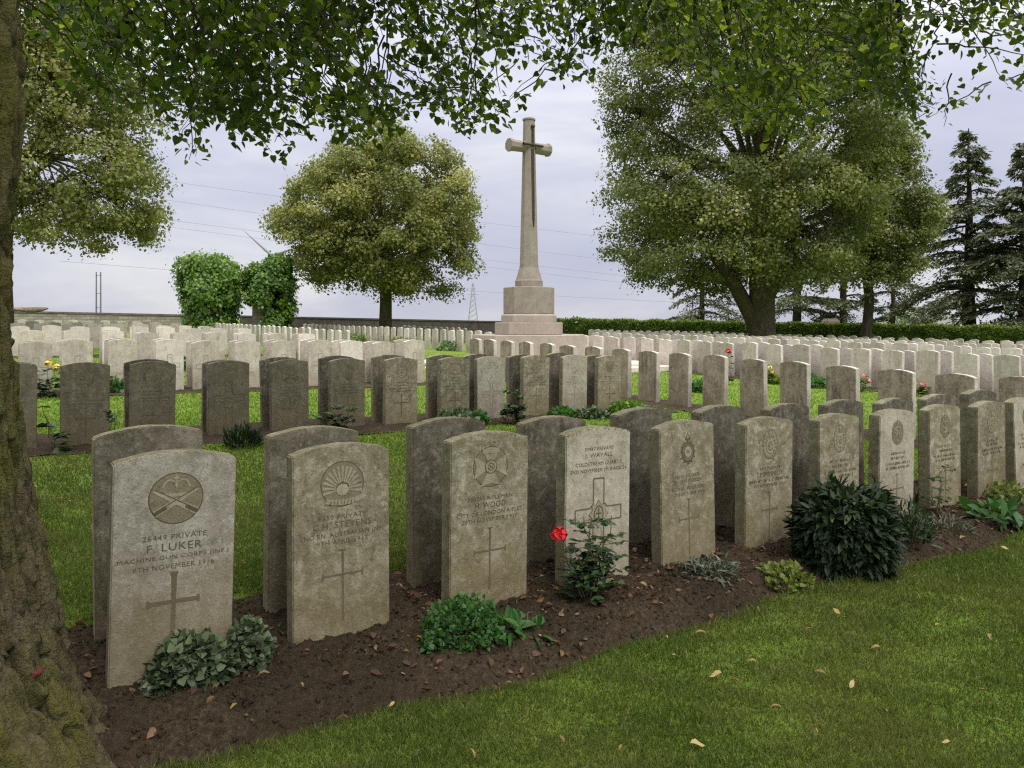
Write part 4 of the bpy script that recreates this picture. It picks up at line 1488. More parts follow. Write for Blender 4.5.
# ------------------------------------------------------------------ far things
# wind turbine beyond the fields
Yt = 900.0
hub = at(273, 256, Yt)
t = empty('wind_turbine', (hub.x, Yt, gz(hub.x, Yt))); tag(t, 'distant wind turbine with one blade rising behind the middle linden', 'wind turbine')
g0 = gz(hub.x, Yt)
tb = Tubes(); tb.add([(0, 0, -2), (0, 0, hub.z - g0)], [2.3, 1.4], 12); link('tower', tb.mesh('tower'), M['white_metal'], t)
tb = Tubes(); tb.add([(0, -4, hub.z - g0), (0, -3, hub.z - g0), (0, 4, hub.z - g0)], [.8, 2.0, 1.7], 10); link('nacelle', tb.mesh('nacelle'), M['white_metal'], t)
for k in range(3):
    an = math.atan2(25, -28) + k * R(120)
    e = np.array([math.cos(an), 0, math.sin(an)])
    c0 = np.array([0, -4.2, hub.z - g0])
    tb = Tubes(); tb.add([c0, c0 + e * 8, c0 + e * 25, c0 + e * 43], [.9, 1.7, 1.1, .25], 6)
    link('blade', tb.mesh('blade'), M['white_metal'], t)
# lattice pylon
Yp = 620.0
p = at(473, 283, Yp); g0 = gz(p.x, Yp); Hh = p.z - g0
t = empty('lattice_pylon', (p.x, Yp, g0)); tag(t, 'distant steel lattice pylon on the skyline left of the cross', 'pylon')
tb = Tubes()
lv = np.linspace(0, 1, 9)
hw = lambda q: 3.4 * (1 - q) ** 1.1 + .5
cor = ((-1, -1), (1, -1), (1, 1), (-1, 1))
for sx_, sy_ in cor:
    tb.add([(sx_ * hw(q), sy_ * hw(q), q * Hh) for q in lv], .26, 4)
for q0, q1 in zip(lv, lv[1:]):
    for k in range(4):
        a, b = cor[k], cor[(k + 1) % 4]
        tb.add([(a[0] * hw(q0), a[1] * hw(q0), q0 * Hh), (b[0] * hw(q1), b[1] * hw(q1), q1 * Hh)], .14, 4)
        tb.add([(b[0] * hw(q0), b[1] * hw(q0), q0 * Hh), (a[0] * hw(q1), a[1] * hw(q1), q1 * Hh)], .14, 4)
link('lattice', tb.mesh('lattice', False), M['metal_grey'], t)
tb = Tubes()
for z in (.72, .86):
    tb.add([(-4.2, 0, Hh * z), (4.2, 0, Hh * z)], .2, 4)
link('crossarm', tb.mesh('crossarm', False), M['metal_grey'], t)
# twin wooden poles
Yq = 150.0
p = at(98.5, 272, Yq); g0 = gz(p.x, Yq)
t = empty('twin_pole', (p.x, Yq, g0)); tag(t, 'pair of thin dark utility poles standing behind the left wall', 'utility pole')
for q in (-.42, .42):
    tb = Tubes(); tb.add([(q, 0, -.5), (q, 0, p.z - g0)], [.16, .11], 8); link('pole', tb.mesh('pole'), M['pole_wood'], t)
tb = Tubes()
for z in (.93, .55, .25): tb.add([(-.5, -.14, (p.z - g0) * z), (.5, -.14, (p.z - g0) * z)], .05, 4)
link('cross_brace', tb.mesh('cross_brace', False), M['pole_wood'], t)
# overhead wires
for i, (yl, yr, Yw) in enumerate(((196, 262, 260), (217, 274, 262), (224, 281, 264), (178, 238, 258), (273, 290, 240))):
    w0 = at(60, yl - 12, Yw); w1 = at(760, yr + 16, Yw + 60)
    tb = Tubes(); tb.add(curve_pts(w0, w1, 1.2, 24), .050, 4)
    lab = ['upper pair wire crossing the sky behind the cross', 'middle wire crossing the sky behind the cross shaft', 'lower wire running close below the middle one', 'topmost faint wire crossing the sky behind the trees', 'lowest faint wire just above the left skyline'][i]
    o = link('overhead_wire', tb.mesh('overhead_wire'), M['wire']); tag(o, lab, 'wire', 'overhead wires')
# house gable beyond the hedge
Yh = 95.0
p = at(941, 332, Yh); g0 = gz(p.x, Yh)
t = empty('house', (p.x, Yh, g0), R(14)); tag(t, 'grey roofed house gable just visible beyond the right hedge', 'house')
bm = bmesh.new(); box_bm(bm, -2.6, 2.6, 0, 7, -.5, 1.9)
link('wall', bm_mesh(bm, 'wall'), M['render'], t)
bm = bmesh.new()
rz0, rz1 = 1.902, 3.5
vv = [bm.verts.new(q) for q in ((-2.9, -.2, rz0), (2.9, -.2, rz0), (.9, -.1, rz1), (-.9, -.1, rz1), (-2.9, 7.2, rz0), (2.9, 7.2, rz0), (.9, 7, rz1), (-.9, 7, rz1))]
for q in ((0, 1, 2, 3), (5, 4, 7, 6), (1, 5, 6, 2), (4, 0, 3, 7), (3, 2, 6, 7), (1, 0, 4, 5)): bm.faces.new([vv[i] for i in q])
rf = link('roof', bm_mesh(bm, 'roof', .03), M['roof'], t)
bm = bmesh.new(); box_bm(bm, -.35, .35, 3, 3.5, 3.4, 4.3); link('chimney', bm_mesh(bm, 'chimney', .03), M['render'], rf)
# thin lamp post
p = at(913, 296, 75); g0 = gz(p.x, 75)
t = empty('street_lamp', (p.x, 75, g0)); tag(t, 'thin pale lamp post beyond the hedge beside the grey house', 'street lamp')
tb = Tubes(); tb.add([(0, 0, -.3), (0, 0, p.z - g0)], [.07, .045], 6); link('pole', tb.mesh('pole'), M['metal_grey'], t)
tb = Tubes(); tb.add([(0, 0, p.z - g0), (-.25, 0, p.z - g0 + .08), (-.75, 0, p.z - g0 + .05)], [.045, .05, .07], 6); link('lamp_head', tb.mesh('lamp_head'), M['metal_grey'], t)
# pale rounded stone standing behind the hedge
p = at(830.5, 318.5, 50); g0 = gz(p.x, 50)
t = empty('stone_pier', (p.x, 50, g0)); tag(t, 'tan stone pier top showing above the dark hedge near the conifers', 'stone pier')
bm = bmesh.new(); box_bm(bm, -.40, .40, -.4, .4, -.3, 1.32); link('shaft', bm_mesh(bm, 'shaft', .03), M['cross_stone'], t)
bm = bmesh.new(); box_bm(bm, -.46, .46, -.46, .46, 1.322, p.z - g0); link('cap', bm_mesh(bm, 'cap', .12, 3), M['cross_stone'], t)

# ------------------------------------------------------------------ the near linden: trunk, limbs, overhanging crown
TX, TY = -1.72, 1.95
tg = gz(TX, TY)
near = empty('linden_tree', (TX, TY, tg))
tag(near, 'massive mossy tree trunk with deeply furrowed bark at the left edge, its leaves overhanging', 'tree')
nt_, nz_ = 520, 640
zz = np.concatenate([np.linspace(-.25, 2.6, nz_ - 60), np.linspace(2.62, 5.2, 60)])
V = np.zeros((nz_, nt_, 3)); RG = np.zeros((nz_, nt_))
for i, z in enumerate(zz):
    flare = .275 * math.exp(-max(0, z) / .45) + .03 * math.exp(-max(0, z) / .14)
    r0 = .362 + flare
    cxo = .035 * (z - 1.2) if z > 1.2 else 0.0
    for j in range(nt_):
        th = 2 * math.pi * j / nt_
        tw = th + .22 * z
        ct, st_ = math.cos(th), math.sin(th)
        root_w = .085 * math.exp(-max(0, z) / .38) * (math.cos(3 * tw + .6) * .6 + math.cos(5 * tw + 1.9) * .5)
        wq = .30 * noise.noise((ct * 4, st_ * 4, z * 3)) + .22 * noise.noise((ct * 9, st_ * 9, z * 8)) + .10 * noise.noise((ct * 22, st_ * 22, z * 18))
        kn = 1 / (1 + math.exp((z - .55) * 5))
        a1 = tw + wq * .22
        dd, _ = noise.voronoi((math.cos(a1) * 5.2, math.sin(a1) * 5.2, z * (1.5 + 1.6 * kn) + wq))
        c1 = min(1, max(0, (dd[1] - dd[0]) / .22)); c1 = c1 * c1 * (3 - 2 * c1)
        a2 = tw + wq * .12
        dd2, _ = noise.voronoi((math.cos(a2) * 13, math.sin(a2) * 13, z * (4.0 + 3 * kn) + wq * 2))
        c2 = min(1, max(0, (dd2[1] - dd2[0]) / .28)); c2 = c2 * c2 * (3 - 2 * c2)
        fine = noise.noise((ct * 26, st_ * 26, z * 16)) + .7 * noise.noise((ct * 55, st_ * 55, z * 40))
        bark = .038 * c1 + .020 * c2 + .022 * noise.noise((ct * 2.2, st_ * 2.2, z * 1.4)) + .010 * noise.noise((ct * 11, st_ * 11, z * 6)) + .006 * fine
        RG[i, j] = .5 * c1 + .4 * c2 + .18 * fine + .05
        r = r0 + root_w + bark - .022
        V[i, j] = (cxo + r * ct, r * st_, z)
i = (np.arange(nz_ - 1)[:, None] * nt_ + np.arange(nt_)[None]).ravel()
jn = (np.arange(nz_ - 1)[:, None] * nt_ + (np.arange(nt_)[None] + 1) % nt_).ravel()
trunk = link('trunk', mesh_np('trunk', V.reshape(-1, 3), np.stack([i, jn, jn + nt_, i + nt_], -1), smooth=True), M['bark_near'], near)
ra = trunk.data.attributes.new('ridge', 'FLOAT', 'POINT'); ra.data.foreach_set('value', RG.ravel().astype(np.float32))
# broken branch stub curling from the bark
tb = Tubes()
bk = [at(*q) - Vector((TX, TY, tg)) for q in ((12, 309.2, 1.93), (20, 309.4, 1.95), (27, 309.9, 1.95), (36, 309.8, 1.95), (43, 309.0, 1.95), (48, 308.4, 1.95))]
tb.add(bk, [.004, .005, .0065, .007, .005, .002], 7)
link('broken_twig', tb.mesh('broken_twig'), plain_mat('dead twig', (.25, .20, .14), .9, 0, .4, 90), near)
# dull red paint mark on the bark
jj = None
best = 1e9
for a in range(0, nz_):
    for b in range(0, nt_, 2):
        w = V[a, b] + np.array([TX, TY, tg])
        if w[1] > TY: continue
        u = 512 + w[0] / w[1] * F; v = 322.8 - (w[2] - EYE) / w[1] * F
        e = (u - 54) ** 2 + (v - 665) ** 2
        if e < best: best = e; jj = (a, b)
a, b = jj
Pm = []
ang = [k / 12 * 2 * math.pi for k in range(12)]
nrm = np.array([V[a, b][0], V[a, b][1], 0]); nrm /= np.linalg.norm(nrm)
side = np.array([-nrm[1], nrm[0], 0])
bm = bmesh.new()
ctr = V[a, b] + nrm * .012
cv = bm.verts.new(tuple(ctr + nrm * .004))
rv = [bm.verts.new(tuple(ctr + side * .024 * math.cos(t) * random.uniform(.85, 1.1) + np.array([0, 0, .012]) * math.sin(t) * random.uniform(.85, 1.1) - nrm * .006)) for t in ang]
for k in range(12): bm.faces.new((cv, rv[k], rv[(k + 1) % 12]))
link('paint_mark', bm_mesh(bm, 'paint_mark'), M['red_paint'], near)

O = np.array([TX, TY, tg])
limbs = Tubes()
limb_ends = []
for e in ((-5.5, 3.0, 5.6), (-3.2, 7.2, 5.6), (-.6, 6.6, 5.0), (2.2, 6.4, 5.2), (4.6, 5.6, 5.4), (3.6, 2.2, 5.6), (-6.0, -1.2, 6.0), (.4, -1.6, 6.2), (1.2, 4.2, 4.6), (-1.6, 5.0, 4.4)):
    s = np.array([TX + .1, TY, tg + random.uniform(3.2, 4.6)])
    e = np.array(e)
    mid = (s + e) / 2 + np.array([0, 0, .9])
    t = np.linspace(0, 1, 12)[:, None]
    P = (1 - t) ** 2 * s + 2 * t * (1 - t) * mid + t * t * e
    P[1:-1] += rng.normal(0, .05, (10, 3))
    limbs.add(P - O, np.linspace(.13, .02, 12), 8)
    limb_ends.append(P)
lead = [(0, 0, 5.0), (.1, .1, 6), (-.1, .2, 7.2)]
limbs.add(lead, [.33, .22, .05], 10)
allP = np.concatenate(limb_ends)

twigs = Tubes()
bag = LeafBag(HEART)
REG = [
    # (outline in the photograph, near distance, far distance, number of sprays)
    ([(40, -60), (330, -60), (330, 110), (310, 136), (295, 164), (262, 150), (240, 136), (212, 158), (188, 162), (172, 125), (140, 120), (110, 108), (80, 85), (50, 40)], 3.6, 6.4, 400),
    ([(330, -60), (420, -60), (430, 60), (402, 128), (380, 140), (352, 158), (338, 128), (330, 80)], 3.8, 6.4, 150),
    ([(420, -60), (560, -60), (556, 40), (530, 68), (492, 128), (456, 140), (436, 118), (425, 80)], 4.0, 6.6, 130),
    ([(540, -60), (660, -60), (640, 40), (606, 66), (590, 82), (562, 76), (545, 40)], 4.2, 6.6, 90),
    ([(640, -60), (880, -60), (872, 40), (846, 96), (810, 146), (766, 152), (742, 130), (716, 108), (690, 76), (655, 40)], 4.4, 6.8, 270),
    ([(862, -60), (930, -60), (912, 40), (916, 80), (948, 128), (926, 134), (896, 96), (884, 50), (868, 20)], 4.4, 6.2, 100),
    ([(900, -60), (1060, -60), (1060, 84), (1018, 88), (992, 90), (976, 50), (940, 30), (912, 12)], 4.2, 6.2, 120),
]
for poly, d0, d1, cnt in REG:
    xs = [q[0] for q in poly]; ys = [q[1] for q in poly]
    made = 0; guard = 0
    while made < cnt and guard < 20000:
        guard += 1
        px, py = random.uniform(min(xs), max(xs)), random.uniform(min(ys), max(ys))
        if not in_poly(px, py, poly): continue
        if cnt > 100 and noise.noise((px * .021, py * .027, 5.1)) < -.10 and py > -5: continue           # the gaps
        made += 1
        Y = random.uniform(d0, d1)
        tip = np.array(at(px, py, Y))
        # the twig comes from the nearest limb above
        dl = np.linalg.norm(allP - tip, axis=1)
        src = allP[np.argmin(dl + rng.random(len(dl)) * .6)]
        dirh = tip - src; dirh[2] = 0; dirh /= max(.05, np.linalg.norm(dirh))
        outw = np.array([tip[0] - TX, tip[1] - TY, 0]); outw /= np.linalg.norm(outw)
        dirh = dirh * .5 + outw * .6 + np.array([random.gauss(0, .55), random.gauss(0, .55), random.uniform(-.75, -.05)]); dirh /= np.linalg.norm(dirh)
        tone = random.gauss(0, .16)
        L = random.uniform(.35, .75)
        st = tip - dirh * L + np.array([0, 0, .10])
        mid = (st + tip) / 2 + np.array([0, 0, .10 * L])
        t = np.linspace(0, 1, 9)[:, None]
        P = (1 - t) ** 2 * st + 2 * t * (1 - t) * mid + t * t * tip
        P[1:-1] += rng.normal(0, .012, (7, 3))
        twigs.add(P - O, np.linspace(.0055, .0016, 9), 4)
        k = int(L * 40)
        s = rng.random(k) ** .8
        Pl = np.stack([np.interp(s, t[:, 0], P[:, i]) for i in range(3)], -1)
        sd = np.cross(dirh, [0, 0, 1.0]); sd /= max(1e-6, np.linalg.norm(sd))
        sg = np.where(rng.random(k) < .5, -1, 1)[:, None]
        # petiole
        off = sd * sg * rng.uniform(.01, .08, (k, 1)) + np.array([0, 0, -1]) * rng.uniform(0, .05, (k, 1)) + rng.normal(0, .02, (k, 3))
        D = sd * sg * .7 + dirh * .5 + np.array([0, 0, -.42]) + rng.normal(0, .42, (k, 3))
        U = np.array([0, 0, 1.0]) + rng.normal(0, .5, (k, 3)) + sd * sg * .3
        bright = .12 if 640 < px < 880 else -.06  # lit sprays on the right painted lighter, the others darker
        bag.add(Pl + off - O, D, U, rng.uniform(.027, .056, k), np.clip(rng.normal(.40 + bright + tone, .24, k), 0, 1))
for P in limb_ends:
    pass
# long bearing branchlets between limbs and sprays
for k in range(70):
    i0 = random.randrange(len(allP))
    s = allP[i0]
    e = s + np.array([random.gauss(0, .6), random.gauss(.2, .6), random.uniform(-1.0, -.3)])
    hmin = EYE + .25 * max(1, e[1])
    e[2] = max(e[2], hmin)
    limbs.add(curve_pts(s, e, -.08, 7, .02) - O, np.linspace(.022, .006, 7), 5)
# the two thin boughs that show against the leaves
for c in (((718, -40), (726, 20), (738, 70), 5.2), ((668, -40), (648, 5), (632, 45), 5.4), ((232, -20), (205, 20), (172, 52), 4.6), ((895, -40), (900, 30), (906, 75), 5.0), ((700, -40), (690, 30), (700, 50), 5.6), ((130, 10), (118, 45), (100, 62), 4.2)):
    pts = [np.array(at(*c[i], c[3])) for i in range(3)]
    t = np.linspace(0, 1, 9)[:, None]
    P = (1 - t) ** 2 * pts[0] + 2 * t * (1 - t) * pts[1] + t * t * pts[2]
    limbs.add(P - O, np.linspace(.022, .006, 9), 6)
# crown overhead, above the picture: what shades the front rows
nc = 150
for k in range(nc):
    ang = random.uniform(0, 2 * math.pi); rad = 8.0 * math.sqrt(random.random())
    x, y = -.8 + rad * math.cos(ang), 2.2 + rad * .68 * math.sin(ang)
    lo_ = max(3.3, EYE + .45 * max(0, y + .8) + .75)
    hi_ = 4.2 + 4.2 * math.sqrt(max(0, 1 - (rad / 8.4) ** 2))
    if hi_ < lo_: hi_ = lo_ + .5
    z = random.uniform(lo_, hi_)
    m = 26
    d = unit(rng.normal(0, 1, (m, 3)))
    P = np.array([x, y, z]) + d * (rng.random((m, 1)) ** .5) * np.array([.75, .75, .4])
    P[:, 2] = np.maximum(P[:, 2], EYE + .42 * np.maximum(0, P[:, 1]) + .38)
    bag.add(P - O, rng.normal(0, 1, (m, 3)) + np.array([0, 0, -.6]), rng.normal(0, .5, (m, 3)) + np.array([0, 0, 1.0]), rng.uniform(.12, .2, m))
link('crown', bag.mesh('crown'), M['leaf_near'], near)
link('limbs', limbs.mesh('limbs'), M['bark_dark'], near)
link('twigs', twigs.mesh('twigs'), M['twig'], near)

# ------------------------------------------------------------------ plants in the beds
def bush(name, label, cat, px, pbase, n_row, w, h, tmpl, count, size, mat, droop=0.0, up=.6, dome=1.0, group=None, flowers=None, stems=6, base=None, depth=None, shell=.5, flat=1.0, power=2.0, top=0.0):
    """leafy plant whose stem stands at (px, pbase) in the photograph, on the ground"""
    if base is None:
        Y = (EYE - 0.0) * F / (pbase - 322.8)
        for _ in range(6):
            x = (px - 512) * Y / F
            Y = (EYE - gz(x, Y)) * F / (pbase - 322.8)
        x = (px - 512) * Y / F
        base = (x, Y)
    x, y = base
    a_, n_ = AN(x, y)
    z = bed_z(x, y) if 2.3 < n_ < 3.56 else gz(x, y)
    t = empty(name, (x, y, z), random.uniform(0, 6.28))
    tag(t, label, cat, group)
    d = unit(rng.normal(0, 1, (count, 3))); d[:, 2] = np.abs(d[:, 2]) * flat
    d = d / (np.sum(np.abs(d) ** power, axis=1, keepdims=True) ** (1 / power))
    rad = shell + (1 - shell) * rng.random(count) ** .6
    lump = np.array([1 + .22 * noise.noise((float(q[0]) * 2.2 + x * 3, float(q[1]) * 2.2, float(q[2]) * 2.2 + y)) for q in d])
    P = d * (rad * lump)[:, None] * np.array([w / 2, (depth or w) / 2, h * dome])
    P[:, :2] *= (1 - top + 2 * top * np.clip(P[:, 2:3] / h, 0, 1) ** .7)
    P[:, 2] = np.maximum(P[:, 2], .004)
    D = d * .7 + rng.normal(0, .55, (count, 3)) + np.array([0, 0, up - droop])
    U = d * .5 + np.array([0, 0, .8]) + rng.normal(0, .35, (count, 3))
    lb = LeafBag(tmpl)
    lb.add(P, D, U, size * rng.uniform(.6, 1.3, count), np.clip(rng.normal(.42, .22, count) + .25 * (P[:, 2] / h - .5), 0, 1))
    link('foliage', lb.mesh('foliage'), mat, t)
    tb = Tubes()
    for k in range(stems):
        an = random.uniform(0, 6.28); q = random.uniform(.3, .8)
        tb.add(curve_pts((0, 0, -.02), (math.cos(an) * w / 2 * q, math.sin(an) * (depth or w) / 2 * q, h * random.uniform(.5, .9)), -.02, 5, .004), np.linspace(.004, .0015, 5), 4)
    link('stems', tb.mesh('stems'), M['stem'], t)
    return t


def blossom(parent, p, r, mat, name='flower'):
    lb = LeafBag(BROAD)
    k = 34
    d = unit(rng.normal(0, 1, (k, 3))); d[:, 2] = np.abs(d[:, 2]) * 1.1 - .25
    d = unit(d)
    t = unit(np.cross(d, rng.normal(0, 1, (k, 3))))
    base = np.array(p, float) + d * r * rng.uniform(.25, .85, (k, 1))
    lb.add(base - t * r * .5, t, d, r * rng.uniform(.9, 1.35, k))
    return link(name, lb.mesh(name), mat, parent)


bush('leafy_clump', 'low clump of grey-green rounded leaves in front of the crossed guns stone', 'plant', 190, 690, 0, .28, .15, HEART, 760, .027, M['leaf_grey'], up=.2, depth=.2, shell=.6)
bush('leafy_clump', 'pale green leafy clump between the first two front headstones', 'plant', 246, 672, 0, .19, .15, HEART, 360, .027, M['leaf_grey'], up=.2, shell=.6)
bush('leafy_clump', 'fresh green low bushy plant in front of the four armed badge stone', 'plant', 462, 650, 0, .33, .16, HEART, 1500, .018, M['leaf_mid'], up=.5, depth=.26, shell=.55)
bush('hosta_plant', 'broad leaved green plant at the right foot of the four armed badge stone', 'plant', 519, 640, 0, .22, .06, BROAD, 40, .075, M['leaf_mid'], up=-.1, depth=.2, shell=.3, flat=.5)
bush('low_plant', 'flat silvery grey plant right of the rose, before the grenade badge stone', 'plant', 712, 582, 0, .26, .06, LANCE, 260, .05, M['leaf_silver'], up=.1, shell=.3)
bush('low_plant', 'yellow-green low plant left of the big dark bush', 'plant', 784, 583, 0, .28, .09, HEART, 330, .024, M['leaf_yellow'], up=.5, shell=.5)
bush('dark_bush', 'big dense dark green bush of pointed leaves hiding two headstones', 'bush', 845, 570, 0, .43, .385, POINTED, 4200, .062, M['leaf_dark'], droop=.85, up=.35, shell=.72, depth=.38, stems=12, power=3.0, top=.22)
bush('leafy_clump', 'small dark leafy plant tucked right of the big dark bush', 'plant', 912, 548, 0, .22, .20, LANCE, 320, .06, M['leaf_rose'], up=.6, shell=.4)
bush('low_plant', 'sparse brownish low plant in the bed right of the dark bush', 'plant', 948, 535, 0, .3, .07, LANCE, 170, .04, M['leaf_silver'], up=.3, shell=.3)
bush('hosta_plant', 'broad pale leaved plant near the right edge of the front bed', 'plant', 992, 523, 0, .38, .10, BROAD, 70, .105, M['leaf_mid'], up=-.1, depth=.3, shell=.3, flat=.5)
bush('low_plant', 'yellowish leafy plant behind the broad leaved plant at right edge', 'plant', 1010, 505, 0, .36, .12, HEART, 260, .03, M['leaf_yellow'], up=.4, shell=.4)


def rose_bush(label, px, pbase, canes, leafsize, mat, flowers=(), fmat=None, nleaf=9, name='rose_bush', fr=.03, group=None, leaf_t=HEART):
    Y = EYE * F / (pbase - 322.8)
    for _ in range(6):
        x = (px - 512) * Y / F; Y = (EYE - gz(x, Y)) * F / (pbase - 322.8)
    x = (px - 512) * Y / F
    a_, n_ = AN(x, Y)
    z = bed_z(x, Y) if 2.3 < n_ < 3.56 else gz(x, Y)
    t = empty(name, (x, Y, z)); tag(t, label, 'rose bush' if 'rose' in name else 'plant', group)
    tb = Tubes(); lb = LeafBag(leaf_t)
    for dx, h in canes:
        e = np.array([dx, random.uniform(-.05, .05), h])
        P = curve_pts((random.uniform(-.02, .02), random.uniform(-.02, .02), -.02), e, 0, 7, .012)
        tb.add(P, np.linspace(.0045, .0018, 7), 5)
        k = nleaf
        s = rng.uniform(.12, 1, k)
        Pl = np.stack([np.interp(s, np.linspace(0, 1, 7), P[:, i]) for i in range(3)], -1)
        for q in Pl:
            an = random.uniform(0, 6.28)
            d = np.array([math.cos(an), math.sin(an), .25])
            tw = np.stack([q, q + d * .035, q + d * .075])
            tb.add(tw, [.0012, .001, .0008], 3)
            c = q + d * np.array([[.03], [.05], [.05], [.08], [.08]])
            sd = np.array([-d[1], d[0], 0])
            D = np.stack([sd, sd + d * .4, -sd + d * .4, d, -sd])
            lb.add(c, D + np.array([0, 0, -.15]), np.array([0, 0, 1.0]) + rng.normal(0, .35, (5, 3)), leafsize * rng.uniform(.75, 1.2, 5))
    link('stems', tb.mesh('stems'), M['stem'], t)
    link('foliage', lb.mesh('foliage'), mat, t)
    for dx, h in flowers:
        blossom(t, (dx, -.03, h), fr, fmat)
        tb = Tubes(); tb.add(curve_pts((0, 0, 0), (dx, -.03, h), -.02, 6), .002, 4); link('flower_stem', tb.mesh('flower_stem'), M['stem'], t)
    return t


rose_bush('dark leaved rose bush with one bright red bloom before the broad cross stone', 588, 607, [(-.06, .26), (-.02, .36), (.02, .34), (.06, .30), (.10, .36), (-.10, .20), (.0, .20), (.05, .18), (-.05, .16), (.08, .2), (.12, .15)], .034, M['leaf_rose'], [(-.125, .285)], M['rose'], 9, fr=.040)
rose_bush('bare leafy twig standing before a front headstone near the right', 938, 520, [(.0, .24), (.05, .28), (-.02, .17)], .03, M['leaf_rose'], nleaf=5, name='leafy_twig')
# second row and beyond
rose_bush('thin young rose twig left of the second stone in the second row', 56, 452, [(-.10, .38), (-.05, .26), (-.08, .3)], .07, M['leaf_rose'], nleaf=3, name='leafy_twig')
rose_bush('thin rose twig between the second and third second row stones', 112, 450, [(.06, .36), (.03, .28)], .06, M['leaf_rose'], nleaf=3, name='leafy_twig')
bush('low_plant', 'dark narrow leaved clump at the foot of a dark second row stone', 'plant', 243, 447, 0, .3, .14, LANCE, 220, .10, M['leaf_dark'], up=.7)
rose_bush('leafy rose bush between the fifth and sixth second row stones', 332, 433, [(-.14, .2), (0, .28), (.1, .2), (.2, .25), (-.05, .15), (.15, .12)], .05, M['leaf_rose'], nleaf=7)
bush('low_plant', 'grey green spreading plant at the foot of two second row stones', 'plant', 457, 425, 0, .55, .16, HEART, 420, .05, M['leaf_grey'], up=.4)
bush('low_plant', 'round bright green plant before the palest second row stone', 'plant', 476, 424, 0, .3, .14, HEART, 260, .045, M['leaf_mid'], up=.4)
rose_bush('tall dark rose bush right of the palest second row stone', 515, 424, [(-.06, .38), (.05, .42), (.12, .36), (-.15, .2), (.0, .25), (.1, .2)], .055, M['leaf_rose'], nleaf=8)
bush('low_plant', 'low green plant before the tenth second row stone', 'plant', 563, 418, 0, .4, .12, HEART, 300, .05, M['leaf_mid'], up=.4)
bush('low_plant', 'dull brownish plant before the eleventh second row stone', 'plant', 593, 418, 0, .45, .12, HEART, 300, .05, M['leaf_grey'], up=.4)
bush('low_plant', 'green tuft at the right end of the second row', 'plant', 627, 414, 0, .5, .16, HEART, 380, .05, M['leaf_ivy'], up=.5)
rose_bush('rose bush with pale orange blooms in the third row at left', 46, 398, [(-.15, .35), (0, .42), (.15, .4), (.1, .25), (-.1, .2), (.2, .2)], .06, M['leaf_rose'], [(.05, .46), (.16, .40)], M['yellow'], 8, fr=.06)
bush('low_plant', 'small green plant between two third row stones at left', 'plant', 116, 393, 0, .42, .2, HEART, 300, .06, M['leaf_mid'], up=.4)
for px, pb, w, lab, mt in ((183, 371, .6, 'green plant low in the gap of the left plot beside a pale stone', 'leaf_mid'), (262, 372, .5, 'green tuft beside a third row stone left of centre', 'leaf_grey'), (356, 343, 1.0, 'green plants at the end of the tight row left of the cross', 'leaf_ivy'), (400, 347, .9, 'low yellow green plant left of the cross', 'leaf_yellow'), (448, 351, .8, 'low green plant in the lawn nearest the cross on its left', 'leaf_mid'),
                          (700, 392, .4, 'green tuft between the stained backs right of the cross', 'leaf_mid'), (775, 384, .4, 'yellowish tuft between grey stones right of the cross', 'leaf_yellow'), (815, 388, .5, 'low green plant at a grey stone right of centre', 'leaf_mid'), (945, 378, .5, 'bright yellow green plant among the right hand stones', 'leaf_yellow'), (1003, 385, .6, 'yellow green plant among stones near the right edge', 'leaf_yellow')):
    bush('low_plant', lab, 'plant', px, pb, 0, w, w * .45, HEART, 260, .07, M[mt], up=.4, group='small plants along the farther rows')
for px, pb, h, lab, mt in ((871, 385, .45, 'pink flowered rose bush among the grey stones on the right', 'pink'), (861, 392, .3, 'low pink flowering plant before a grey stone on the right', 'pink'), (975, 388, .5, 'pink rose bush beside a brown stained stone near the right edge', 'pink'), (918, 395, .2, 'small pink flowers at the foot of a grey stone', 'pink'), (583, 362, .5, 'red rose beside the base of the cross', 'rose'), (727, 384, .62, 'single small red rose between grey stones right of the cross', 'rose'), (766, 384, .35, 'yellow flowers between grey stones right of the cross', 'yellow')):
    fl = [(-.08, h), (.06, h * .9), (.12, h * .65), (-.14, h * .6)] if mt != 'rose' else [(.02, h)]
    rose_bush(lab, px, pb, [(-.1, h * .7), (.0, h * .9), (.1, h * .7), (.14, h * .5), (-.14, h * .45)], .055, M['leaf_ivy'] if mt != 'rose' else M['leaf_rose'], fl, M[mt], 5, fr=.055 if mt != 'rose' else .07, group='flowering plants along the farther rows')

# ------------------------------------------------------------------ grass, soil crumbs, litter
def bed_mask(x, y):
    a = x * CA + y * SA; n = -x * SA + y * CA
    e0 = 2.30 + .035 * np.sin(a * 2.3 + 1) + .025 * np.sin(a * 6.1 + 2); e1 = 3.56 + .035 * np.sin(a * 2.3 + 6) + .025 * np.sin(a * 6.1 + 12)
    m = (n > e0 + .015) & (n < e1 - .015)
    for q in A_ROWS[1:4]: m |= (n > q - .42) & (n < q + .8) & (a < 7.2) & (a > -.8)
    m |= (a > 7.5) & (a < 8.25) & (n > 2) & (n < 13.9)
    return m


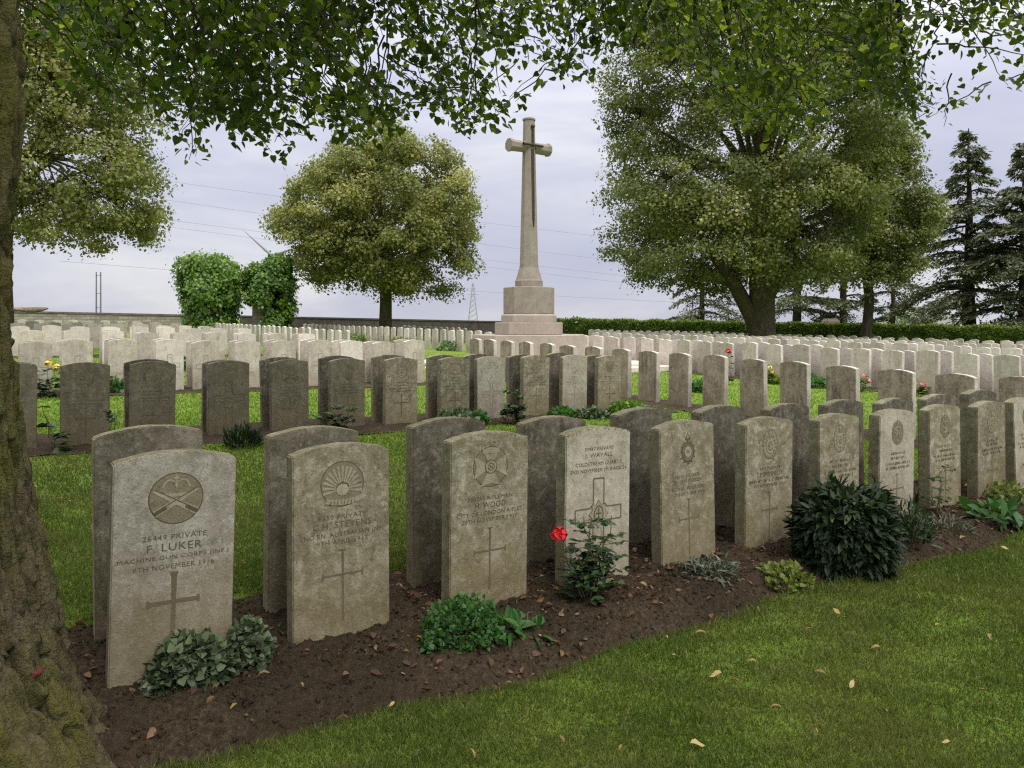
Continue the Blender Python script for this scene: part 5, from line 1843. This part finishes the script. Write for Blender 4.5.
def grass(count, y0, y1, expo, h, w):
    t = rng.random(count)
    if expo == 1: y = y0 * (y1 / y0) ** t
    else: y = y0 + (y1 - y0) * t
    half = .72 * y + .4
    x = rng.uniform(-1, 1, count) * half
    keep = ~bed_mask(x, y) & (np.hypot(x - TX, y - TY) > .55)
    # thin out towards both ends so that the sets blend
    keep &= rng.random(count) < np.clip((y - y0) / (.3 * y0 + .3), .0 if y0 > 2 else 1, 1) * np.clip((y1 - y) / (.22 * y1), 0, 1)
    x = x[keep]; y = y[keep]; k = len(x)
    z = gz_np(x, y) + .006 * np.sin(x * 2.1 + y) * np.cos(y * 1.7)
    # a little clumping
    L = h * rng.uniform(.45, 1.25, k) * (1 + .35 * np.sin(x * 9 + 3 * np.sin(y * 7)) * np.sin(y * 11))
    ln = rng.normal(0, .55, (k, 2)) * L[:, None]
    an = rng.uniform(0, np.pi, k)
    wx, wy = np.cos(an) * w / 2, np.sin(an) * w / 2
    V = np.zeros((k, 3, 3))
    V[:, 0] = np.stack([x - wx, y - wy, z - .003], -1); V[:, 1] = np.stack([x + wx, y + wy, z - .003], -1)
    V[:, 2] = np.stack([x + ln[:, 0], y + ln[:, 1], z + L], -1)
    return V.reshape(-1, 3), np.clip(rng.normal(.42, .24, k), 0, 1)


M['grass_open'] = leaf_mat('open lawn blades', [(0, (.052, .098, .012)), (.4, (.10, .18, .020)), (.75, (.16, .24, .034)), (.93, (.24, .28, .06)), (1, (.34, .31, .13))], .35, .55, .2)  # lusher and lighter than the near blades: open-sky light put into the colour
for nm, lab, mt, sets in (('grass', 'short mown lawn grass round the front row of graves', 'grass', ((480000, 1.7, 5.2, 1, .020, .0038), (270000, 3.0, 9.2, 1, .028, .007))), ('grass', 'bright green lawn grass among the farther rows of graves', 'grass_open', ((190000, 6.2, 28, 1, .032, .016),))):
    vs, rs_ = [], []
    for args in sets:
        v, r = grass(*args)
        vs.append(v); rs_.append(r)
    Vg = np.concatenate(vs)
    me = mesh_np(nm, Vg, np.arange(len(Vg)).reshape(-1, 3), np.concatenate(rs_))
    tag(link(nm, me, M[mt]), lab, 'grass', kind='stuff')
# tufts creeping over the bed edges
# soil crumbs
k = 22000
a = rng.uniform(-2.2, 7.0, k); n = rng.uniform(2.26, 3.6, k)
x = a * CA - n * SA; y = a * SA + n * CA
s = .0025 + .0085 * rng.random(k) ** 2.2
oc = np.array([[1, 0, 0], [-1, 0, 0], [0, 1, 0], [0, -1, 0], [0, 0, 1], [0, 0, -1]], float)
of = np.array([[0, 2, 4], [2, 1, 4], [1, 3, 4], [3, 0, 4], [2, 0, 5], [1, 2, 5], [3, 1, 5], [0, 3, 5]])
z = np.array([bed_z(float(p), float(q)) for p, q in zip(x, y)])
z += .02 * np.array([noise.noise((float(p) * 9, float(q) * 9, 1.0)) + noise.noise((float(p) * 27, float(q) * 27, 1.0)) * .65 for p, q in zip(x, y)]) + .005
V = np.stack([x, y, z], -1)[:, None, :] + oc[None] * s[:, None, None] * rng.uniform(.55, 1.25, (k, 6, 1))
fc = of[None] + (np.arange(k) * 6)[:, None, None]
tag(link('soil_crumbs', mesh_np('soil_crumbs', V.reshape(-1, 3), fc.reshape(-1, 3)), M['soil']), 'loose crumbs and clods of brown soil in the front bed', 'soil', kind='stuff')
# dry litter on the soil
k = 6000
a = np.concatenate([rng.uniform(-2.0, 7.5, k // 2), rng.uniform(1.4, 7.0, k - k // 2)]); n = np.clip(rng.normal(2.95, .40, k), 2.32, 3.6)
x = a * CA - n * SA; y = a * SA + n * CA
z = np.array([bed_z(float(p), float(q)) for p, q in zip(x, y)]) + .02 * np.array([noise.noise((float(p) * 9, float(q) * 9, 1.0)) + noise.noise((float(p) * 27, float(q) * 27, 1.0)) * .65 for p, q in zip(x, y)]) + .012
lb = LeafBag(BROAD)
D = rng.normal(0, 1, (k, 3)) * np.array([1, 1, .25])
lb.add(np.stack([x, y, z], -1), D, rng.normal(0, .6, (k, 3)) + np.array([0, 0, 1.0]), np.where(rng.random(k) < .75, rng.uniform(.008, .024, k), rng.uniform(.025, .048, k)), np.clip(rng.beta(1.3, 2.2, k), 0, 1))
tag(link('leaf_litter', lb.mesh('leaf_litter'), M['litter']), 'dry brown leaf litter scattered over the soil of the front bed', 'leaf litter', kind='stuff')
# fallen leaves one can count
fl_v, fl_f = BROAD
protos = []
for k in range(5):
    v = fl_v.copy(); v[:, 2] += .22 * (v[:, 0] ** 2) * (4 if k % 2 else -3) + .12 * np.sin(v[:, 1] * (2 + k)); v[:, 0] *= .42 + .13 * k
    tri = fl_f
    m = mesh_np('fallen_leaf', v * .06, tri, np.full(len(tri), (.2, .35, .5, .62, .8)[k])); m.materials.append(M['leaf_fallen'])
    protos.append(m)
lawn_px = [(776, 588), (898, 589), (930, 562), (955, 580), (1000, 552), (935, 632), (943, 640), (980, 696), (888, 720), (818, 742), (756, 668), (722, 680), (695, 640), (668, 645), (672, 662), (850, 696), (770, 716), (740, 690), (1012, 648), (998, 596), (840, 620), (805, 638), (826, 681), (624, 755), (758, 612), (1016, 580), (880, 653), (902, 545), (990, 640), (560, 745), (512, 690), (470, 757), (690, 752), (640, 700), (336, 728), (316, 722), (950, 750), (1005, 730)]
soil_px = [(404, 667), (415, 655), (325, 655), (395, 700), (300, 700), (640, 595), (625, 560), (730, 600), (690, 595), (560, 630), (840, 585), (905, 575), (960, 545), (230, 725), (270, 690), (545, 605)]


def ground_point(px, py):
    Y = EYE * F / (py - 322.8)
    for _ in range(6):
        x = (px - 512) * Y / F; Y = (EYE - gz(x, Y)) * F / (py - 322.8)
    return (px - 512) * Y / F, Y


GLAWN, GSOIL, GMID = 'fallen leaves on the front lawn', 'fallen leaves on the soil of the front bed', 'fallen leaves on the lawn behind the front row'
mid_px = []
for k in range(70):
    mid_px.append((random.uniform(30, 640), random.uniform(455, 590)))
for k in range(26):
    mid_px.append((random.uniform(640, 1010), random.uniform(385, 440)))
for lst, g, lab in ((lawn_px, GLAWN, 'small tan leaf lying on the grass of the front lawn'), (soil_px, GSOIL, 'curled pale leaf lying on the brown soil of the front bed'), (mid_px, GMID, 'small yellow leaf lying on the lawn between the front and second rows')):
    for px, py in lst:
        x, y = ground_point(px, py)
        n_ = AN(x, y)[1]
        if g == GMID and (n_ < 3.7 or 7.3 < n_ < 8.7): continue
        z = bed_z(x, y) + .022 if 2.3 < n_ < 3.56 else gz(x, y) + .026
        o = bpy.data.objects.new('fallen_leaf', random.choice(protos)); COL.objects.link(o)
        o.location = (x, y, z); o.rotation_euler = (random.gauss(0, .35), random.gauss(0, .35), random.uniform(0, 6.28))
        s = random.uniform(.38, .8) * (1.0 if g != GMID else 1.2)
        o.scale = (s, s, s)
        tag(o, lab, 'leaf', g)
